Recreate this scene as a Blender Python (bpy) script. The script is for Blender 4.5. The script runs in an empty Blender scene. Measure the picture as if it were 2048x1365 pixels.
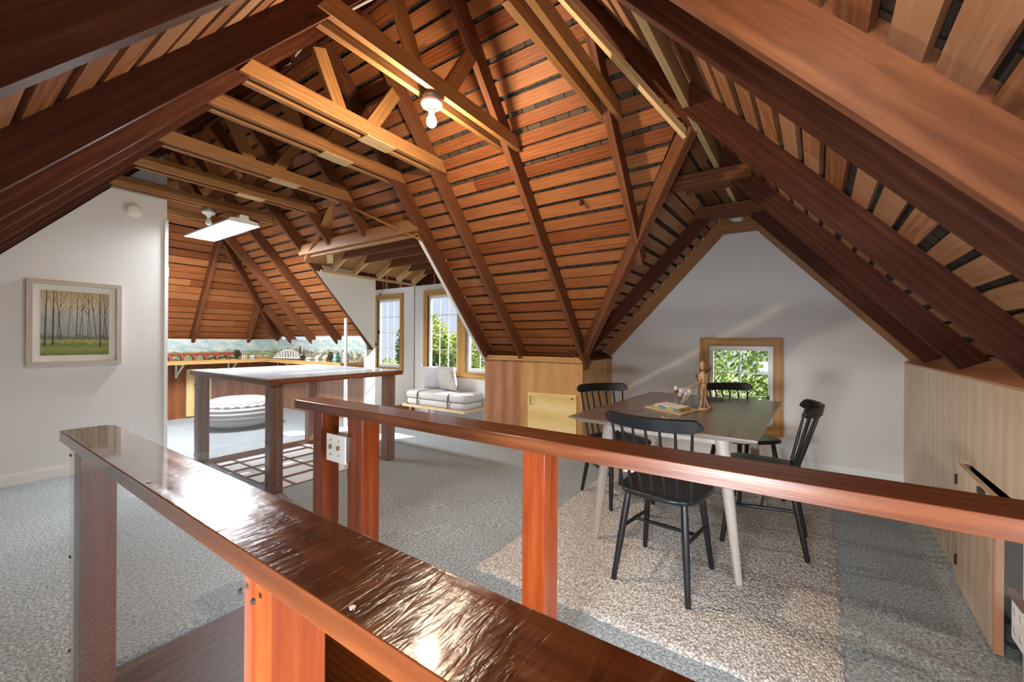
import bpy, math, random
from mathutils import Vector, Matrix
random.seed(7)
PI = math.pi
col = bpy.context.scene.collection
sc = bpy.context.scene

# ------------------------------------------------------------------ camera
AZ = math.radians(34.17); ROLL = 0.00628; H = 1.2
cam = bpy.data.cameras.new('camera'); camo = bpy.data.objects.new('camera', cam); col.objects.link(camo)
cam.sensor_width = 36; cam.lens = 36 * 809.5 / 2048; cam.clip_start = 0.02; cam.clip_end = 200
camo.matrix_world = (Matrix.Translation((0, 0, H)) @ Matrix.Rotation(AZ - PI / 2, 4, 'Z')
                     @ Matrix.Rotation(PI / 2, 4, 'X') @ Matrix.Rotation(ROLL, 4, 'Z'))
sc.camera = camo
sc.view_settings.view_transform = 'Standard'
sc.view_settings.look = 'None'
sc.view_settings.exposure = 0.55
sc.view_settings.gamma = 1.0
sc.view_settings.use_curve_mapping = False
sc.cycles.use_denoising = True
sc.cycles.max_bounces = 8
sc.cycles.transparent_max_bounces = 24
sc.cycles.sample_clamp_indirect = 6
sc.cycles.caustics_reflective = False
sc.cycles.caustics_refractive = False

# ------------------------------------------------------------------ world, sun
W = bpy.data.worlds.new('world'); sc.world = W; W.use_nodes = True
wn = W.node_tree.nodes; wl = W.node_tree.links; wn.clear()
tc = wn.new('ShaderNodeTexCoord'); sx = wn.new('ShaderNodeSeparateXYZ'); cr = wn.new('ShaderNodeValToRGB')
bg = wn.new('ShaderNodeBackground'); wo = wn.new('ShaderNodeOutputWorld')
cr.color_ramp.elements[0].position = 0.0; cr.color_ramp.elements[0].color = (0.66, 0.74, 0.86, 1)
cr.color_ramp.elements[1].position = 0.5; cr.color_ramp.elements[1].color = (0.36, 0.52, 0.90, 1)
wl.new(tc.outputs['Generated'], sx.inputs[0]); wl.new(sx.outputs['Z'], cr.inputs[0])
wl.new(cr.outputs[0], bg.inputs[0]); bg.inputs[1].default_value = .72
wl.new(bg.outputs[0], wo.inputs[0])

def lamp(name, kind, loc, power, color=(1, 1, 1), size=0.1, size_y=None, aim=None, spread=None):
    l = bpy.data.lights.new(name, kind); o = bpy.data.objects.new(name, l); col.objects.link(o)
    o.location = loc; l.energy = power; l.color = color
    if kind == 'AREA':
        l.size = size
        if size_y: l.shape = 'RECTANGLE'; l.size_y = size_y
        if spread: l.spread = spread
    elif kind == 'POINT': l.shadow_soft_size = size
    elif kind == 'SUN': l.angle = size
    if aim is not None:
        o.rotation_euler = (Vector(aim)).to_track_quat('-Z', 'Y').to_euler()
    return o
lamp('sun', 'SUN', (8, 0, 8), 17.0, (1, .95, .87), math.radians(.6), aim=(-1.04, .57, -1))
# fill lamp added at an invented window in the wall behind the camera
lamp('added_back_fill', 'AREA', (-.60, .25, .70), 24, (.86, .93, 1), .54, .32, aim=(1, .12, -.02), spread=math.radians(100))
lamp('daylight_side_window', 'AREA', (.75, -.78, .62), 13, (.88, .94, 1), .9, .6, aim=(.35, 1, .0), spread=math.radians(110))
# light of the ceiling bulb and tubes; the back bulb is added fill
lamp('bulb_light_front', 'POINT', (1.655, 1.69, 2.40), 60, (1, .80, .58), .035)
lamp('added_bulb_fill', 'POINT', (.62, .02, 1.83), 7, (1, .84, .66), .05)
lamp('tube_light', 'AREA', (1.97, 5.40, 2.465), 165, (.95, .97, 1), .22, 1.15, aim=(0, 0, -1))

# ------------------------------------------------------------------ mesh helpers
def V(*a): return Vector(a)
class MB:
    def __init__(s): s.v = []; s.f = []; s.uv = []; s.r = []; s.m = []; s.sm = []
    def poly(s, pts, uvs=None, r=0.0, m=0, smooth=False):
        b = len(s.v); s.v += [Vector(p) for p in pts]; s.f.append(list(range(b, b + len(pts))))
        s.uv.append(uvs or [(p[0], p[1]) for p in pts]); s.r.append(r); s.m.append(m); s.sm.append(smooth)
    def shared(s, verts, faces, uvs=None, r=0.0, m=0, smooth=True):
        b = len(s.v); s.v += [Vector(p) for p in verts]
        for f in faces:
            s.f.append([b + i for i in f]); s.uv.append([uvs[i] for i in f] if uvs else [(verts[i][0], verts[i][1]) for i in f])
            s.r.append(r); s.m.append(m); s.sm.append(smooth)
    def box8(s, P, r=None, m=0):
        """P: 8 corners, bottom ring 0-3 then top ring 4-7; grain runs 0->1"""
        if r is None: r = random.random()
        P = [Vector(p) for p in P]; L = (P[1] - P[0]).length
        ou, ov = r * 37.0, r * 91.0
        for q in ((0, 3, 2, 1), (4, 5, 6, 7), (0, 1, 5, 4), (3, 7, 6, 2), (0, 4, 7, 3), (1, 2, 6, 5)):
            a, b_, c, d = [P[i] for i in q]
            ax = (P[1] - P[0]).normalized()
            ref = P[q[0]]; n = (b_ - a).cross(d - a)
            t = ax if abs(n.normalized().dot(ax)) < .9 else (P[3] - P[0]).normalized()
            w = n.normalized().cross(t) if n.length > 1e-12 else Vector((0, 0, 1))
            s.poly([a, b_, c, d], [(ou + (p - P[0]).dot(t), ov + (p - P[0]).dot(w)) for p in (a, b_, c, d)], r, m)
    def box(s, x0, y0, z0, x1, y1, z1, grain='x', r=None, m=0):
        if x0 > x1: x0, x1 = x1, x0
        if y0 > y1: y0, y1 = y1, y0
        if z0 > z1: z0, z1 = z1, z0
        if grain == 'x': P = [(x0, y0, z0), (x1, y0, z0), (x1, y1, z0), (x0, y1, z0), (x0, y0, z1), (x1, y0, z1), (x1, y1, z1), (x0, y1, z1)]
        elif grain == 'y': P = [(x1, y0, z0), (x1, y1, z0), (x0, y1, z0), (x0, y0, z0), (x1, y0, z1), (x1, y1, z1), (x0, y1, z1), (x0, y0, z1)]
        else: P = [(x0, y0, z0), (x0, y0, z1), (x0, y1, z1), (x0, y1, z0), (x1, y0, z0), (x1, y0, z1), (x1, y1, z1), (x1, y1, z0)]
        s.box8(P, r, m)
    def beam(s, A, B, w, h, side=None, up=None, r=None, m=0, cutA=0, cutB=0):
        """timber from A to B; A,B = centre of its bottom edge; h measured along up"""
        A = Vector(A); B = Vector(B); d = (B - A).normalized()
        if side is None: side = d.cross(Vector((0, 0, 1))).normalized() if abs(d.z) < .99 else Vector((1, 0, 0))
        else: side = Vector(side).normalized()
        if up is None:
            up = side.cross(d)
            if up.z < 0: up = -up
        up = Vector(up).normalized() * h; sd = side * (w / 2)
        a2 = A + up + d * cutA; b2 = B + up - d * cutB
        s.box8([A - sd, B - sd, B + sd, A + sd, a2 - sd, b2 - sd, b2 + sd, a2 + sd], r, m)
    def tube(s, A, B, r0, r1=None, n=12, m=0, caps=True, rr=0.0):
        A = Vector(A); B = Vector(B); r1 = r0 if r1 is None else r1
        d = (B - A).normalized(); q = d.to_track_quat('Z', 'Y'); vs = []; L = (B - A).length
        for P, rad in ((A, r0), (B, r1)):
            for i in range(n):
                a = 2 * PI * i / n; vs.append(P + q @ Vector((math.cos(a) * rad, math.sin(a) * rad, 0)))
        fs = [(i, (i + 1) % n, n + (i + 1) % n, n + i) for i in range(n)]
        uv = [(0, i / n * .2) for i in range(n)] + [(L, i / n * .2) for i in range(n)]
        s.shared(vs, fs, uv, rr, m)
        if caps:
            s.poly(list(reversed(vs[:n])), None, rr, m); s.poly(vs[n:], None, rr, m)
    def path(s, pts, rads, n=12, m=0, sx=1, sy=1):
        pts = [Vector(p) for p in pts]
        if not isinstance(rads, (list, tuple)): rads = [rads] * len(pts)
        vs = []; uvs = []; L = 0; prev = None
        for k, p in enumerate(pts):
            d = (pts[min(k + 1, len(pts) - 1)] - pts[max(k - 1, 0)]).normalized()
            if prev is None: q = d.to_track_quat('Z', 'Y')
            else: q = prev[0].rotation_difference(d) @ prev[1]; L += (p - pts[k - 1]).length
            prev = (d, q)
            for i in range(n):
                a = 2 * PI * i / n; vs.append(p + q @ Vector((math.cos(a) * rads[k] * sx, math.sin(a) * rads[k] * sy, 0))); uvs.append((L, i / n * .2))
        fs = [(k * n + i, k * n + (i + 1) % n, (k + 1) * n + (i + 1) % n, (k + 1) * n + i) for k in range(len(pts) - 1) for i in range(n)]
        s.shared(vs, fs, uvs, 0, m)
        s.poly(list(reversed(vs[:n])), None, 0, m); s.poly(vs[-n:], None, 0, m)
    def lathe(s, prof, c=(0, 0, 0), n=24, m=0, axis='z'):
        c = Vector(c); vs = []; uvs = []
        for k, (r_, z) in enumerate(prof):
            for i in range(n):
                a = 2 * PI * i / n; p = Vector((r_ * math.cos(a), r_ * math.sin(a), z))
                if axis == 'y': p = Vector((p.x, -p.z, p.y))
                vs.append(c + p); uvs.append((z, i / n))
        K = len(prof)
        fs = [(k * n + i, k * n + (i + 1) % n, (k + 1) * n + (i + 1) % n, (k + 1) * n + i) for k in range(K - 1) for i in range(n)]
        s.shared(vs, fs, uvs, 0, m)
        if prof[0][0] > 1e-4: s.poly(list(reversed(vs[:n])), None, 0, m)
        if prof[-1][0] > 1e-4: s.poly(vs[-n:], None, 0, m)
    def prism(s, pts, ext, r=None, m=0, u=(1, 0, 0), v=None):
        """polygon pts extruded by vector ext"""
        if r is None: r = random.random()
        pts = [Vector(p) for p in pts]; ext = Vector(ext); u = Vector(u).normalized()
        nrm = ext.normalized(); v = nrm.cross(u) if v is None else Vector(v)
        if v.length < 1e-6: v = Vector((0, 0, 1))
        f = lambda p: (r * 37 + p.dot(u), r * 91 + p.dot(v))
        top = [p + ext for p in pts]; N = len(pts)
        area = sum(((pts[i] - pts[0]).cross(pts[(i + 1) % N] - pts[0])).dot(ext) for i in range(1, N))
        if area < 0: pts.reverse(); top.reverse()
        s.poly(list(reversed(pts)), [f(p) for p in reversed(pts)], r, m)
        s.poly(top, [f(p) for p in top], r, m)
        for i in range(N):
            j = (i + 1) % N; q = [pts[i], pts[j], top[j], top[i]]
            s.poly(q, [(f(p)[0], f(p)[1] + (p - q[0]).dot(nrm)) for p in q], r, m)
    def build(s, name, mats, parent=None, base=None, bevel=0, smooth_angle=None, subsurf=0):
        if not isinstance(mats, (list, tuple)): mats = [mats]
        if parent is None and base is None:
            xs = [v.x for v in s.v]; ys = [v.y for v in s.v]; zs = [v.z for v in s.v]
            base = Vector(((min(xs) + max(xs)) / 2, (min(ys) + max(ys)) / 2, min(zs)))
        b = Vector(base) if base is not None else Vector((0, 0, 0))
        me = bpy.data.meshes.new(name)
        me.from_pydata([tuple(v - b) for v in s.v], [], s.f)
        ul = me.uv_layers.new(name='UVMap')
        i = 0
        for uvs in s.uv:
            for uv in uvs: ul.data[i].uv = uv; i += 1
        at = me.attributes.new('rnd', 'FLOAT', 'FACE')
        at.data.foreach_set('value', s.r)
        me.polygons.foreach_set('material_index', s.m); me.polygons.foreach_set('use_smooth', s.sm)
        for m_ in mats: me.materials.append(m_)
        me.update()
        o = bpy.data.objects.new(name, me); col.objects.link(o)
        if parent is not None: o.parent = parent
        if base is not None and parent is None: o.location = b
        if bevel:
            w = o.modifiers.new('weld', 'WELD'); w.merge_threshold = 1e-5
            md = o.modifiers.new('bevel', 'BEVEL'); md.width = bevel; md.segments = 2; md.limit_method = 'ANGLE'; md.angle_limit = math.radians(40)
        if subsurf:
            md = o.modifiers.new('sub', 'SUBSURF'); md.levels = subsurf; md.render_levels = subsurf
        return o

def tag(o, label=None, cat=None, group=None, kind=None):
    if label: o['label'] = label
    if cat: o['category'] = cat
    if group: o['group'] = group
    if kind: o['kind'] = kind
    return o
def empty(name, loc, rz=0, label=None, cat=None, group=None, kind=None):
    o = bpy.data.objects.new(name, None); col.objects.link(o); o.location = loc; o.rotation_euler = (0, 0, rz)
    o.empty_display_size = .05
    return tag(o, label, cat, group, kind)
def copy_tree(o, parent=None):
    c = o.copy(); col.objects.link(c)
    if parent is not None: c.parent = parent
    for ch in [k for k in bpy.data.objects if k.parent == o]: copy_tree(ch, c)
    return c
def struct(name, mb, mats, bevel=0, label=None):
    o = mb.build(name, mats, bevel=bevel); o['kind'] = 'structure'
    if label: o['label'] = label
    return o

# ------------------------------------------------------------------ materials
class NT:
    def __init__(s, name):
        s.m = bpy.data.materials.new(name); s.m.use_nodes = True; s.t = s.m.node_tree; s.t.nodes.clear()
        s.out = s.n('ShaderNodeOutputMaterial')
    def n(s, typ, **kw):
        o = s.t.nodes.new(typ)
        for k, v in kw.items(): setattr(o, k, v)
        return o
    def l(s, a, b): s.t.links.new(a, b)
    def ramp(s, fac, stops, interp='LINEAR'):
        r = s.n('ShaderNodeValToRGB'); e = r.color_ramp.elements; r.color_ramp.interpolation = interp
        while len(e) < len(stops): e.new(.5)
        for i, (p, c) in enumerate(stops): e[i].position = p; e[i].color = (*c, 1) if len(c) == 3 else c
        s.l(fac, r.inputs[0]); return r.outputs[0]
    def noise(s, vec, scale, detail=3, rough=.55, dist=0, out='Fac'):
        o = s.n('ShaderNodeTexNoise'); o.inputs['Scale'].default_value = scale; o.inputs['Detail'].default_value = detail
        o.inputs['Roughness'].default_value = rough; o.inputs['Distortion'].default_value = dist
        if vec is not None: s.l(vec, o.inputs['Vector'])
        return o.outputs[out]
    def mapping(s, vec, sc=(1, 1, 1), loc=(0, 0, 0), rot=(0, 0, 0)):
        o = s.n('ShaderNodeMapping'); o.inputs['Scale'].default_value = sc; o.inputs['Location'].default_value = loc; o.inputs['Rotation'].default_value = rot
        s.l(vec, o.inputs['Vector']); return o.outputs[0]
    def mix(s, fac, a, b, mode='MIX'):
        o = s.n('ShaderNodeMix', data_type='RGBA', blend_type=mode)
        for i, x in ((0, fac), (6, a), (7, b)):
            if isinstance(x, (int, float)): o.inputs[i].default_value = x
            elif isinstance(x, tuple): o.inputs[i].default_value = (*x, 1) if len(x) == 3 else x
            else: s.l(x, o.inputs[i])
        return o.outputs[2]
    def math(s, op, a, b=None, c=None):
        o = s.n('ShaderNodeMath', operation=op)
        for i, x in enumerate((a, b, c)):
            if x is None: continue
            if isinstance(x, (int, float)): o.inputs[i].default_value = x
            else: s.l(x, o.inputs[i])
        return o.outputs[0]
    def bump(s, h, strength=.3, dist=.01):
        o = s.n('ShaderNodeBump'); o.inputs['Strength'].default_value = strength; o.inputs['Distance'].default_value = dist
        s.l(h, o.inputs['Height']); return o.outputs[0]
    def bsdf(s, color, rough=.6, bump=None, metal=0, spec=.5, coat=0, coat_rough=.1, trans=0, emis=None, emis_s=0, ior=1.45, sheen=0, sss=0):
        b = s.n('ShaderNodeBsdfPrincipled')
        def st(k, x):
            if isinstance(x, (int, float)): b.inputs[k].default_value = x
            elif isinstance(x, tuple): b.inputs[k].default_value = (*x, 1)
            else: s.l(x, b.inputs[k])
        st('Base Color', color); st('Roughness', rough); st('Metallic', metal); st('Specular IOR Level', spec); st('IOR', ior)
        st('Coat Weight', coat); st('Coat Roughness', coat_rough); st('Transmission Weight', trans); st('Sheen Weight', sheen)
        if emis: st('Emission Color', emis); st('Emission Strength', emis_s)
        if bump is not None: s.l(bump, b.inputs['Normal'])
        s.l(b.outputs[0], s.out.inputs[0]); return b
    def uv(s): return s.n('ShaderNodeUVMap', uv_map='UVMap').outputs[0]
    def rnd(s): return s.n('ShaderNodeAttribute', attribute_name='rnd').outputs['Fac']
    def obj(s): return s.n('ShaderNodeTexCoord').outputs['Object']

def plain(name, color, rough=.6, metal=0, spec=.5, var=0, **kw):
    t = NT(name); c = color
    if var:
        f = t.noise(t.obj(), 9, 4); c = t.mix(f, tuple(x * (1 - var) for x in color), tuple(min(1, x * (1 + var)) for x in color))
    t.bsdf(c, rough, metal=metal, spec=spec, **kw); return t.m

def wood(name, dark, mid, light, rough=.6, var=.5, su=1.3, sv=26, coat=0, bump=.15, coat_rough=.12, rings=.5, spec=.4, gray=0, ripple=0):
    t = NT(name); uv = t.uv()
    g = t.noise(t.mapping(uv, (su, sv, 1)), 2.4, 9, .66, .25)
    w = t.n('ShaderNodeTexWave', wave_type='BANDS', bands_direction='Y'); w.inputs['Scale'].default_value = sv * .35
    w.inputs['Distortion'].default_value = 3.2; w.inputs['Detail'].default_value = 3; w.inputs['Detail Scale'].default_value = .8
    t.l(t.mapping(uv, (su * .22, 1, 1)), w.inputs['Vector'])
    f = t.math('ADD', t.math('MULTIPLY', g, 1 - rings * .5), t.math('MULTIPLY', w.outputs['Fac'], rings * .5))
    c = t.ramp(f, [(.2, dark), (.5, mid), (.8, light)])
    rv = t.rnd()
    c = t.mix(t.math('MULTIPLY', rv, var), c, t.mix(1.0, c, (.55, .45, .40), 'MULTIPLY'))
    r2 = t.math('FRACT', t.math('MULTIPLY', rv, 7.31))
    c = t.mix(t.math('MULTIPLY', r2, var * .6), c, light)
    blot = t.noise(t.mapping(uv, (2.3, 7, 1)), 1.6, 5, .6)
    c = t.mix(t.math('MULTIPLY', t.ramp(blot, [(.45, (0, 0, 0)), (.75, (1, 1, 1))]), .35), c, dark)
    vo = t.n('ShaderNodeTexVoronoi'); vo.inputs['Scale'].default_value = 1.0; t.l(t.mapping(uv, (1.3, 6.5, 1)), vo.inputs['Vector'])
    kn = t.ramp(vo.outputs['Distance'], [(.03, (1, 1, 1)), (.09, (0, 0, 0))])
    c = t.mix(t.math('MULTIPLY', kn, .6), c, tuple(x * .35 for x in dark))
    h = f
    if ripple:
        rp = t.noise(t.mapping(uv, (7, 1.5, 1)), 9, 3, .5, 1.2)
        h = t.math('ADD', t.math('MULTIPLY', f, .25), t.math('MULTIPLY', rp, ripple))
    t.bsdf(c, rough, t.bump(h, bump, .012 if ripple else .006), spec=spec, coat=coat, coat_rough=coat_rough)
    return t.m

M = {}
M['sheath'] = wood('sheathing_wood', (0.105, 0.026, 0.008), (0.260, 0.077, 0.021), (0.395, 0.165, 0.061), .5, .9, sv=34, bump=.35, rings=.25, spec=.18)
M['sheath_r'] = wood('sheathing_wood_pale', (0.120, 0.041, 0.018), (0.276, 0.110, 0.044), (0.444, 0.259, 0.147), .45, .8, sv=30, bump=.35, rings=.2, spec=.18)
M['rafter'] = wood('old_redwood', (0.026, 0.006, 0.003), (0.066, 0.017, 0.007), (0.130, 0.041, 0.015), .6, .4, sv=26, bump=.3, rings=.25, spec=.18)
M['rafter_mid'] = wood('brown_redwood', (0.060, 0.019, 0.008), (0.134, 0.046, 0.019), (0.222, 0.092, 0.038), .6, .45, sv=26, bump=.3, rings=.25, spec=.18)
M['fir'] = wood('orange_fir', (0.194, 0.071, 0.020), (0.324, 0.142, 0.044), (0.454, 0.253, 0.099), .5, .35, sv=28, bump=.2, rings=.25)
M['firpale'] = wood('pale_fir', (0.383, 0.230, 0.093), (0.578, 0.391, 0.178), (0.722, 0.561, 0.323), .45, .3, sv=24, bump=.12)
M['rail'] = wood('varnished_redwood', (0.082, 0.016, 0.003), (0.175, 0.037, 0.007), (0.271, 0.073, 0.015), .26, .25, sv=20, bump=.12, coat=.6, coat_rough=.12)
M['railtop'] = wood('glossy_rail_wood', (0.044, 0.010, 0.003), (0.096, 0.023, 0.006), (0.158, 0.049, 0.013), .18, .25, sv=18, bump=.38, coat=1, coat_rough=.05, ripple=.24)
M['railtop2'] = wood('satin_rail_wood', (0.062, 0.014, 0.004), (0.132, 0.034, 0.010), (0.203, 0.067, 0.020), .32, .25, sv=22, bump=.25, coat=.3, coat_rough=.15)
M['post'] = wood('red_post_wood', (0.117, 0.016, 0.003), (0.223, 0.037, 0.007), (0.300, 0.073, 0.015), .3, .3, sv=16, bump=.1, coat=.25, coat_rough=.12, rings=.3)
M['boxwood'] = wood('enclosure_wood', (0.090, 0.026, 0.012), (0.188, 0.064, 0.028), (0.300, 0.124, 0.060), .35, .3, sv=20, bump=.1, coat=.3)
M['ply'] = wood('golden_plywood', (0.360, 0.176, 0.060), (0.528, 0.288, 0.104), (0.624, 0.384, 0.168), .38, .3, su=.8, sv=5, rings=.35, bump=.05)
M['plyred'] = wood('reddish_plywood', (0.272, 0.104, 0.048), (0.416, 0.192, 0.096), (0.528, 0.296, 0.168), .4, .3, su=.8, sv=5, rings=.5, bump=.05)
M['plybirch'] = wood('birch_plywood', (.62, .42, .14), (.78, .58, .25), (.86, .70, .38), .4, .2, su=1.2, sv=4, rings=.4, bump=.05)
M['plypale'] = wood('pale_plywood', (.50, .36, .22), (.66, .52, .36), (.78, .67, .52), .35, .2, su=.8, sv=7, rings=.3, bump=.05)
M['paneldark'] = wood('brown_plywood', (0.152, 0.048, 0.020), (0.288, 0.104, 0.040), (0.400, 0.176, 0.072), .35, .5, su=.8, sv=5, rings=.5, bump=.05)
M['casing'] = wood('window_casing_fir', (0.336, 0.144, 0.032), (0.496, 0.256, 0.064), (0.608, 0.368, 0.120), .45, .2, sv=14, bump=.08)
M['shelf'] = wood('shelf_edge_fir', (0.360, 0.168, 0.048), (0.512, 0.288, 0.096), (0.624, 0.416, 0.176), .4, .2, sv=14, bump=.08)
M['tabletop'] = wood('grey_stained_oak', (0.104, 0.076, 0.064), (0.192, 0.148, 0.124), (0.288, 0.232, 0.200), .24, .2, su=2, sv=30, bump=.12, rings=.2, spec=.8)
M['tableleg'] = wood('greyed_oak_leg', (.30, .25, .21), (.44, .38, .33), (.56, .50, .44), .45, .2, su=2, sv=30, bump=.1, rings=.2)
M['palebeech'] = wood('pale_beech', (.55, .36, .18), (.72, .52, .30), (.84, .68, .46), .4, .2, sv=20, bump=.05)
M['manikin'] = wood('manikin_wood', (.30, .15, .06), (.52, .30, .14), (.68, .44, .24), .4, .2, sv=24, bump=.05)
M['frame'] = wood('whitewashed_frame', (.42, .36, .28), (.56, .49, .40), (.68, .62, .54), .5, .2, sv=24, bump=.1, rings=.2)
M['black'] = plain('black_chair_paint', (.010, .011, .012), .34, spec=.4)
M['metal'] = plain('steel', (.55, .55, .56), .3, 1)
M['boltm'] = plain('dark_bolt', (.12, .10, .08), .35, .8)
M['brass'] = plain('dull_brass', (.35, .26, .12), .35, 1)
M['dark'] = plain('dark_hardware', (.03, .028, .025), .4, .6)
M['white'] = plain('white_gloss_paint', (.82, .82, .80), .35, var=.03)
M['porcelain'] = plain('white_porcelain', (.86, .85, .80), .2)
M['leather'] = plain('brown_leather_strap', (.11, .065, .04), .45)
M['paper'] = plain('white_paper', (.85, .84, .80), .7)
M['blackpipe'] = plain('grey_wire', (.62, .60, .55), .4)

def wallmat(name, c, streak=.04):
    t = NT(name); o = t.obj()
    f = t.noise(t.mapping(o, (1, 1, .35)), 2.2, 5, .6)
    f2 = t.noise(o, 40, 3)
    cc = t.mix(f, tuple(x * (1 - streak * 1.6) for x in c), tuple(min(1, x * (1 + streak)) for x in c))
    t.bsdf(cc, .45, t.bump(t.math('ADD', t.math('MULTIPLY', f2, .25), f), .06, .01), spec=.35); return t.m
M['wall'] = wallmat('white_wall_paint', (.76, .755, .745))
M['wallg'] = wallmat('gable_wall_paint', (.74, .72, .70))

def m_carpet():
    t = NT('blue_grey_carpet'); o = t.obj()
    a = t.noise(o, 75, 2, .8); b = t.noise(o, 170, 2, .8); c = t.noise(o, 1.6, 4, .6)
    f = t.math('ADD', t.math('MULTIPLY', a, .55), t.math('MULTIPLY', b, .45))
    cc = t.ramp(f, [(.38, (.10, .125, .135)), (.5, (.36, .405, .425)), (.62, (.72, .77, .80))])
    cc = t.mix(t.math('MULTIPLY', t.ramp(c, [(.35, (0, 0, 0)), (.7, (1, 1, 1))]), .28), cc, (.17, .20, .17))
    t.bsdf(cc, .95, t.bump(f, .9, .012), spec=.15, sheen=.2); return t.m
M['carpet'] = m_carpet()
def m_rug():
    t = NT('cream_jute_rug'); o = t.obj()
    mp = t.mapping(o, (66, 118, 1)); v = t.n('ShaderNodeTexVoronoi'); v.inputs['Scale'].default_value = 1; t.l(mp, v.inputs['Vector'])
    br = t.noise(t.mapping(o, (30, 70, 1)), 1.3, 3, .6)
    base = t.ramp(br, [(.36, (.46, .41, .36)), (.5, (.72, .68, .63)), (.62, (.88, .86, .83))])
    cc = t.mix(t.math('MULTIPLY', t.ramp(v.outputs['Distance'], [(.3, (0, 0, 0)), (.75, (1, 1, 1))]), .62), base, (.26, .23, .21))
    h = t.math('SUBTRACT', 1, v.outputs['Distance'])
    t.bsdf(cc, .95, t.bump(h, .55, .014), spec=.08); return t.m
M['rug'] = m_rug()
def m_felt():
    t = NT('shingle_underside'); uv = t.uv(); br = t.n('ShaderNodeTexBrick'); t.l(uv, br.inputs['Vector'])
    br.inputs['Scale'].default_value = 1; br.inputs['Brick Width'].default_value = .11; br.inputs['Row Height'].default_value = .4; br.inputs['Mortar Size'].default_value = .006
    br.inputs['Color1'].default_value = (.050, .034, .022, 1); br.inputs['Color2'].default_value = (.085, .055, .034, 1); br.inputs['Mortar'].default_value = (.008, .006, .004, 1)
    t.bsdf(br.outputs[0], .8); return t.m
M['felt'] = m_felt()
def m_clear(name, tint=(1, 1, 1), refl=.06, haze=0.0, rough=.02, hz=(.8, .8, .82)):
    t = NT(name); tr = t.n('ShaderNodeBsdfTransparent'); tr.inputs[0].default_value = (*tint, 1)
    gl = t.n('ShaderNodeBsdfGlossy'); gl.inputs['Roughness'].default_value = rough
    lw = t.n('ShaderNodeLayerWeight'); lw.inputs[0].default_value = .5
    f = t.math('ADD', refl * .25, t.math('MULTIPLY', t.math('POWER', lw.outputs['Facing'], 5), .45))
    mx = t.n('ShaderNodeMixShader'); t.l(f, mx.inputs[0]); t.l(tr.outputs[0], mx.inputs[1]); t.l(gl.outputs[0], mx.inputs[2])
    s = mx.outputs[0]
    if haze:
        df = t.n('ShaderNodeBsdfDiffuse'); df.inputs[0].default_value = (*hz, 1)
        m2 = t.n('ShaderNodeMixShader'); m2.inputs[0].default_value = haze; t.l(s, m2.inputs[1]); t.l(df.outputs[0], m2.inputs[2]); s = m2.outputs[0]
    t.l(s, t.out.inputs[0]); return t.m
M['acrylic'] = m_clear('clear_acrylic', (.99, .99, .99), .05, .0)
M['acrylicbox'] = m_clear('scuffed_acrylic', (.97, .975, .98), .07, .045)
M['acrylicnear'] = m_clear('clear_acrylic_near', (.985, .985, .985), .06, .015)
M['pane'] = m_clear('window_glass', (1, 1, 1), .03, 0)
M['glass'] = m_clear('thin_glass', (.90, .94, .95), .2, .06)
def emit(name, c, s):
    t = NT(name); e = t.n('ShaderNodeEmission'); e.inputs[0].default_value = (*c, 1); e.inputs[1].default_value = s; t.l(e.outputs[0], t.out.inputs[0]); return t.m
M['bulb_on'] = emit('lit_bulb', (1, .86, .62), 14)
M['tube_on'] = emit('lit_tube', (1, .98, .94), 7)

# ------------------------------------------------------------------ roof geometry
MF = 1.167                                     # pitch of main slopes
zF = lambda x: 2.6 - MF * (x - 2.38)            # far slope, underside of rafters
zN = lambda x: 2.6 + MF * (x - 1.00)            # near slope
XR = 1.69                                       # main ridge
K = .05; MR = 1.134                             # wing: axis direction (1,-K)
yR = lambda x, z: (z - 1.125) / MR - .805 - K * (x - 4.75)          # right slope: y at height z
zR = lambda x, y: 1.125 + MR * (y + .805 + K * (x - 4.75))
ML = 1.076
yL = lambda x, z: 1.769 - K * (x - 4.72) - (z - 1.006) / ML        # wing left slope
MH = 1.47
yH = lambda z: 7.53 - (z - 1.135) / MH                             # hip end
D = .12                                         # rafter depth

def clip(poly, n, d, keep_less=True):
    out = []
    for i in range(len(poly)):
        a, b = poly[i], poly[(i + 1) % len(poly)]
        fa = a.dot(n) - d; fb = b.dot(n) - d
        if not keep_less: fa, fb = -fa, -fb
        if fa <= 0: out.append(a)
        if fa * fb < 0: out.append(a + (b - a) * (fa / (fa - fb)))
    return out
def sheathe(mb, poly, u, pitch=.114, width=.086, th=.02, m=0, start=0.0, felt=None, vary=.006):
    """boards along u on the inner face of a roof plane polygon (convex, 3-D points), thickness outward"""
    poly = [Vector(p) for p in poly]; n = (poly[1] - poly[0]).cross(poly[2] - poly[0]).normalized()
    if n.z < 0: n = -n
    u = Vector(u); u = (u - n * u.dot(n)).normalized(); v = n.cross(u)
    lo = min(p.dot(v) for p in poly); hi = max(p.dot(v) for p in poly); k = lo + start
    while k < hi:
        a = k + random.uniform(-vary, vary); b = a + width + random.uniform(-vary, vary)
        q = clip(clip(poly, v, b), v, a, False)
        if len(q) >= 3:
            us = [p.dot(u) for p in q]; U0, U1 = min(us), max(us); cuts = [U0]
            c = U0 + random.uniform(1.5, 3.2)
            while c < U1 - .5: cuts.append(c); c += random.uniform(1.8, 3.4)
            cuts.append(U1)
            for c0, c1 in zip(cuts, cuts[1:]):
                qq = clip(clip(q, u, c1 - .002), u, c0, False)
                if len(qq) >= 3: mb.prism(qq, n * th, None, m, u)
        k += pitch
    if felt is not None:
        off = n * (th + .012)
        felt.prism([p + off for p in poly], n * .01, 0.3, 0, u)

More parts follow.
